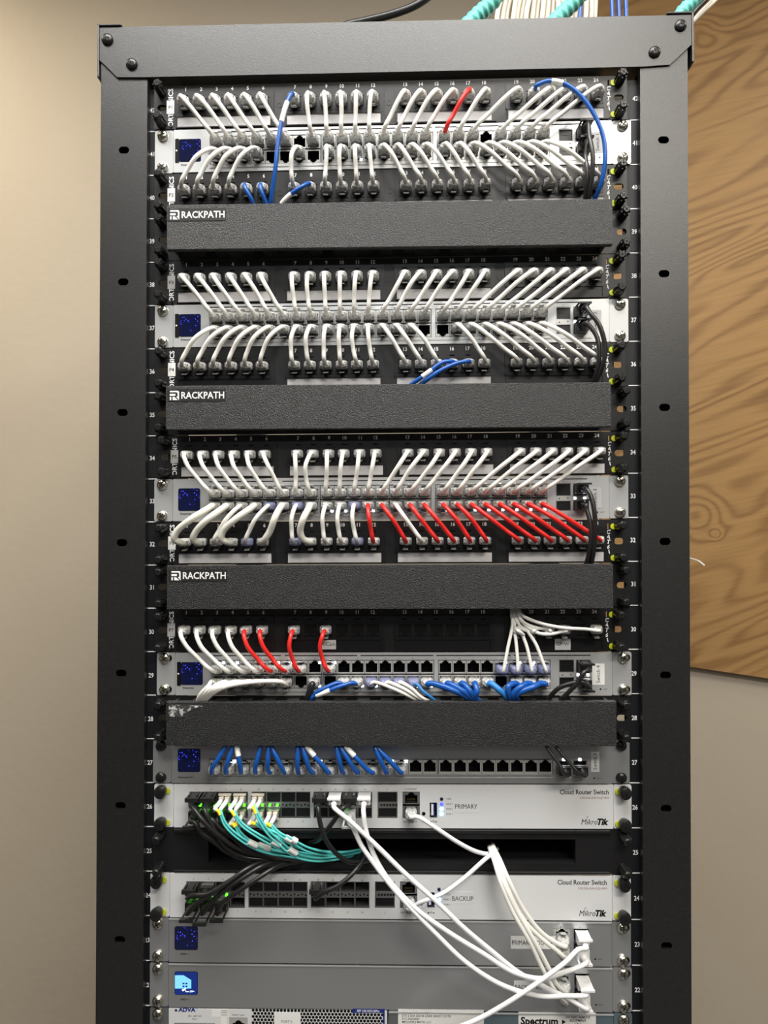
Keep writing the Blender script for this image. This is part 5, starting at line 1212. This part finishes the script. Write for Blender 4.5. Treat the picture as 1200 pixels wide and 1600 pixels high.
# ------------------------------------------------------------------ cables above and behind the rack
def run(name, label, cat, pts, r, m, group=None, n=10):
    mb = MB(); mb.tube(smooth_path([pw(*q) for q in pts]), r, m, n=n); return tag(mb.build(name, smooth=True, at=pw(*pts[0])), label, cat, group)
for k in range(21):
    x = 779 + k * 7.6
    run('riser_cable', 'cream riser cable in the dense vertical bundle behind the rack top', 'cable', [(x + 14 - k * 0.6, -60, -150 - (k % 3) * 6), (x + 6 - k * 0.3, -10, -150 - (k % 3) * 6), (x + rnd.uniform(-2, 2), 20, -150 - (k % 3) * 6), (x - 4, 60, -150 - (k % 3) * 6), (x - 6, 150, -150)], 0.0031, M_cream, group='cream riser cables behind the rack top')
run('riser_cable', 'single blue riser cable among the cream bundle behind the rack', 'cable', [(910, -40, -135), (908, 0, -135), (906, 30, -135), (904, 90, -140)], 0.0024, M_blue)
for k, x in enumerate((956, 966.5, 977.5)):
    run('riser_cable', f"{('left', 'middle', 'right')[k]} one of three blue riser cables in front of the plywood", 'cable', [(x - 2, -40, -150), (x, 0, -150), (x + 1, 30, -150), (x + 1, 120, -150)], 0.0025, M_blue, group='three blue riser cables')
def loom(label, pts, r):
    path = smooth_path([pw(*q) for q in pts], 24); k = len(path)
    mb = MB(); mb.tube(path, r, M_teals, n=14, rfun=lambda t: 1 + 0.07 * math.sin(t * k * 0.9)); 
    tag(mb.build('spiral_loom', smooth=True, at=path[0]), label, 'cable sleeve', 'teal spiral sleeves above the rack')
loom('left teal spiral cable sleeve rising above the top beam', [(800, -40, -60), (768, 4, -60), (742, 28, -60), (715, 60, -60), (705, 110, -65)], 0.0085)
loom('middle teal spiral cable sleeve rising in front of the cream bundle', [(925, -30, -70), (900, 0, -70), (872, 28, -70), (845, 60, -70), (835, 110, -75)], 0.0085)
loom('right teal cable sleeve behind the top right rack corner', [(1110, -30, -40), (1085, 0, -40), (1062, 24, -40), (1045, 60, -45), (1040, 110, -50)], 0.0070)
run('power_cable', 'thick black cable drooping across the wall above the rack', 'cable', [(700, -30, -40), (655, 5, -40), (620, 20, -40), (570, 33, -42), (540, 40, -45), (500, 60, -55), (470, 100, -60)], 0.0042, M_black)
run('power_cable', 'thin black cable beside the teal sleeve at the top right corner', 'cable', [(1075, -20, -45), (1068, 0, -45), (1060, 14, -45), (1050, 40, -50), (1045, 90, -55)], 0.0014, M_black)
run('power_cable', 'black cable passing behind the top right rack corner', 'cable', [(1120, -30, -30), (1103, 0, -30), (1086, 18, -30), (1070, 45, -35), (1065, 90, -40)], 0.0022, M_black)
for k in range(3):
    run('riser_cable', 'pale cable fanning out behind the top right rack corner', 'cable', [(1140 + k * 4, -35, -38), (1113 + k * 3, 0, -38), (1090 + k * 2, 24, -38), (1072, 50, -42), (1066, 95, -48)], 0.0016, M_cream, group='pale cables at the top right corner')
# cables lying inside the ducts, seen from below the highest cover
for n, xs in ((39, ((300, 420, 352), (500, 600, 505), (620, 700, 640), (760, 880, 800))), (35, ((340, 520, 420), (560, 760, 640)))):
    y = 365 if n == 39 else 645
    for k, (xa, xb, xm_) in enumerate(xs):
        place = ('left end', 'left half', 'right half', 'right end')[k] if n == 39 else ('left half', 'right half')[k]
        run('patch_cable', f"blue cord lying inside the {'highest' if n == 39 else 'second'} cable cover, {place}", 'cable', [(xa, y - 5, 10), ((xa + xb) / 2, y + 6, 12), (xb, y - 4, 10)], 0.002, M_blue)
print('objects', len(bpy.data.objects))
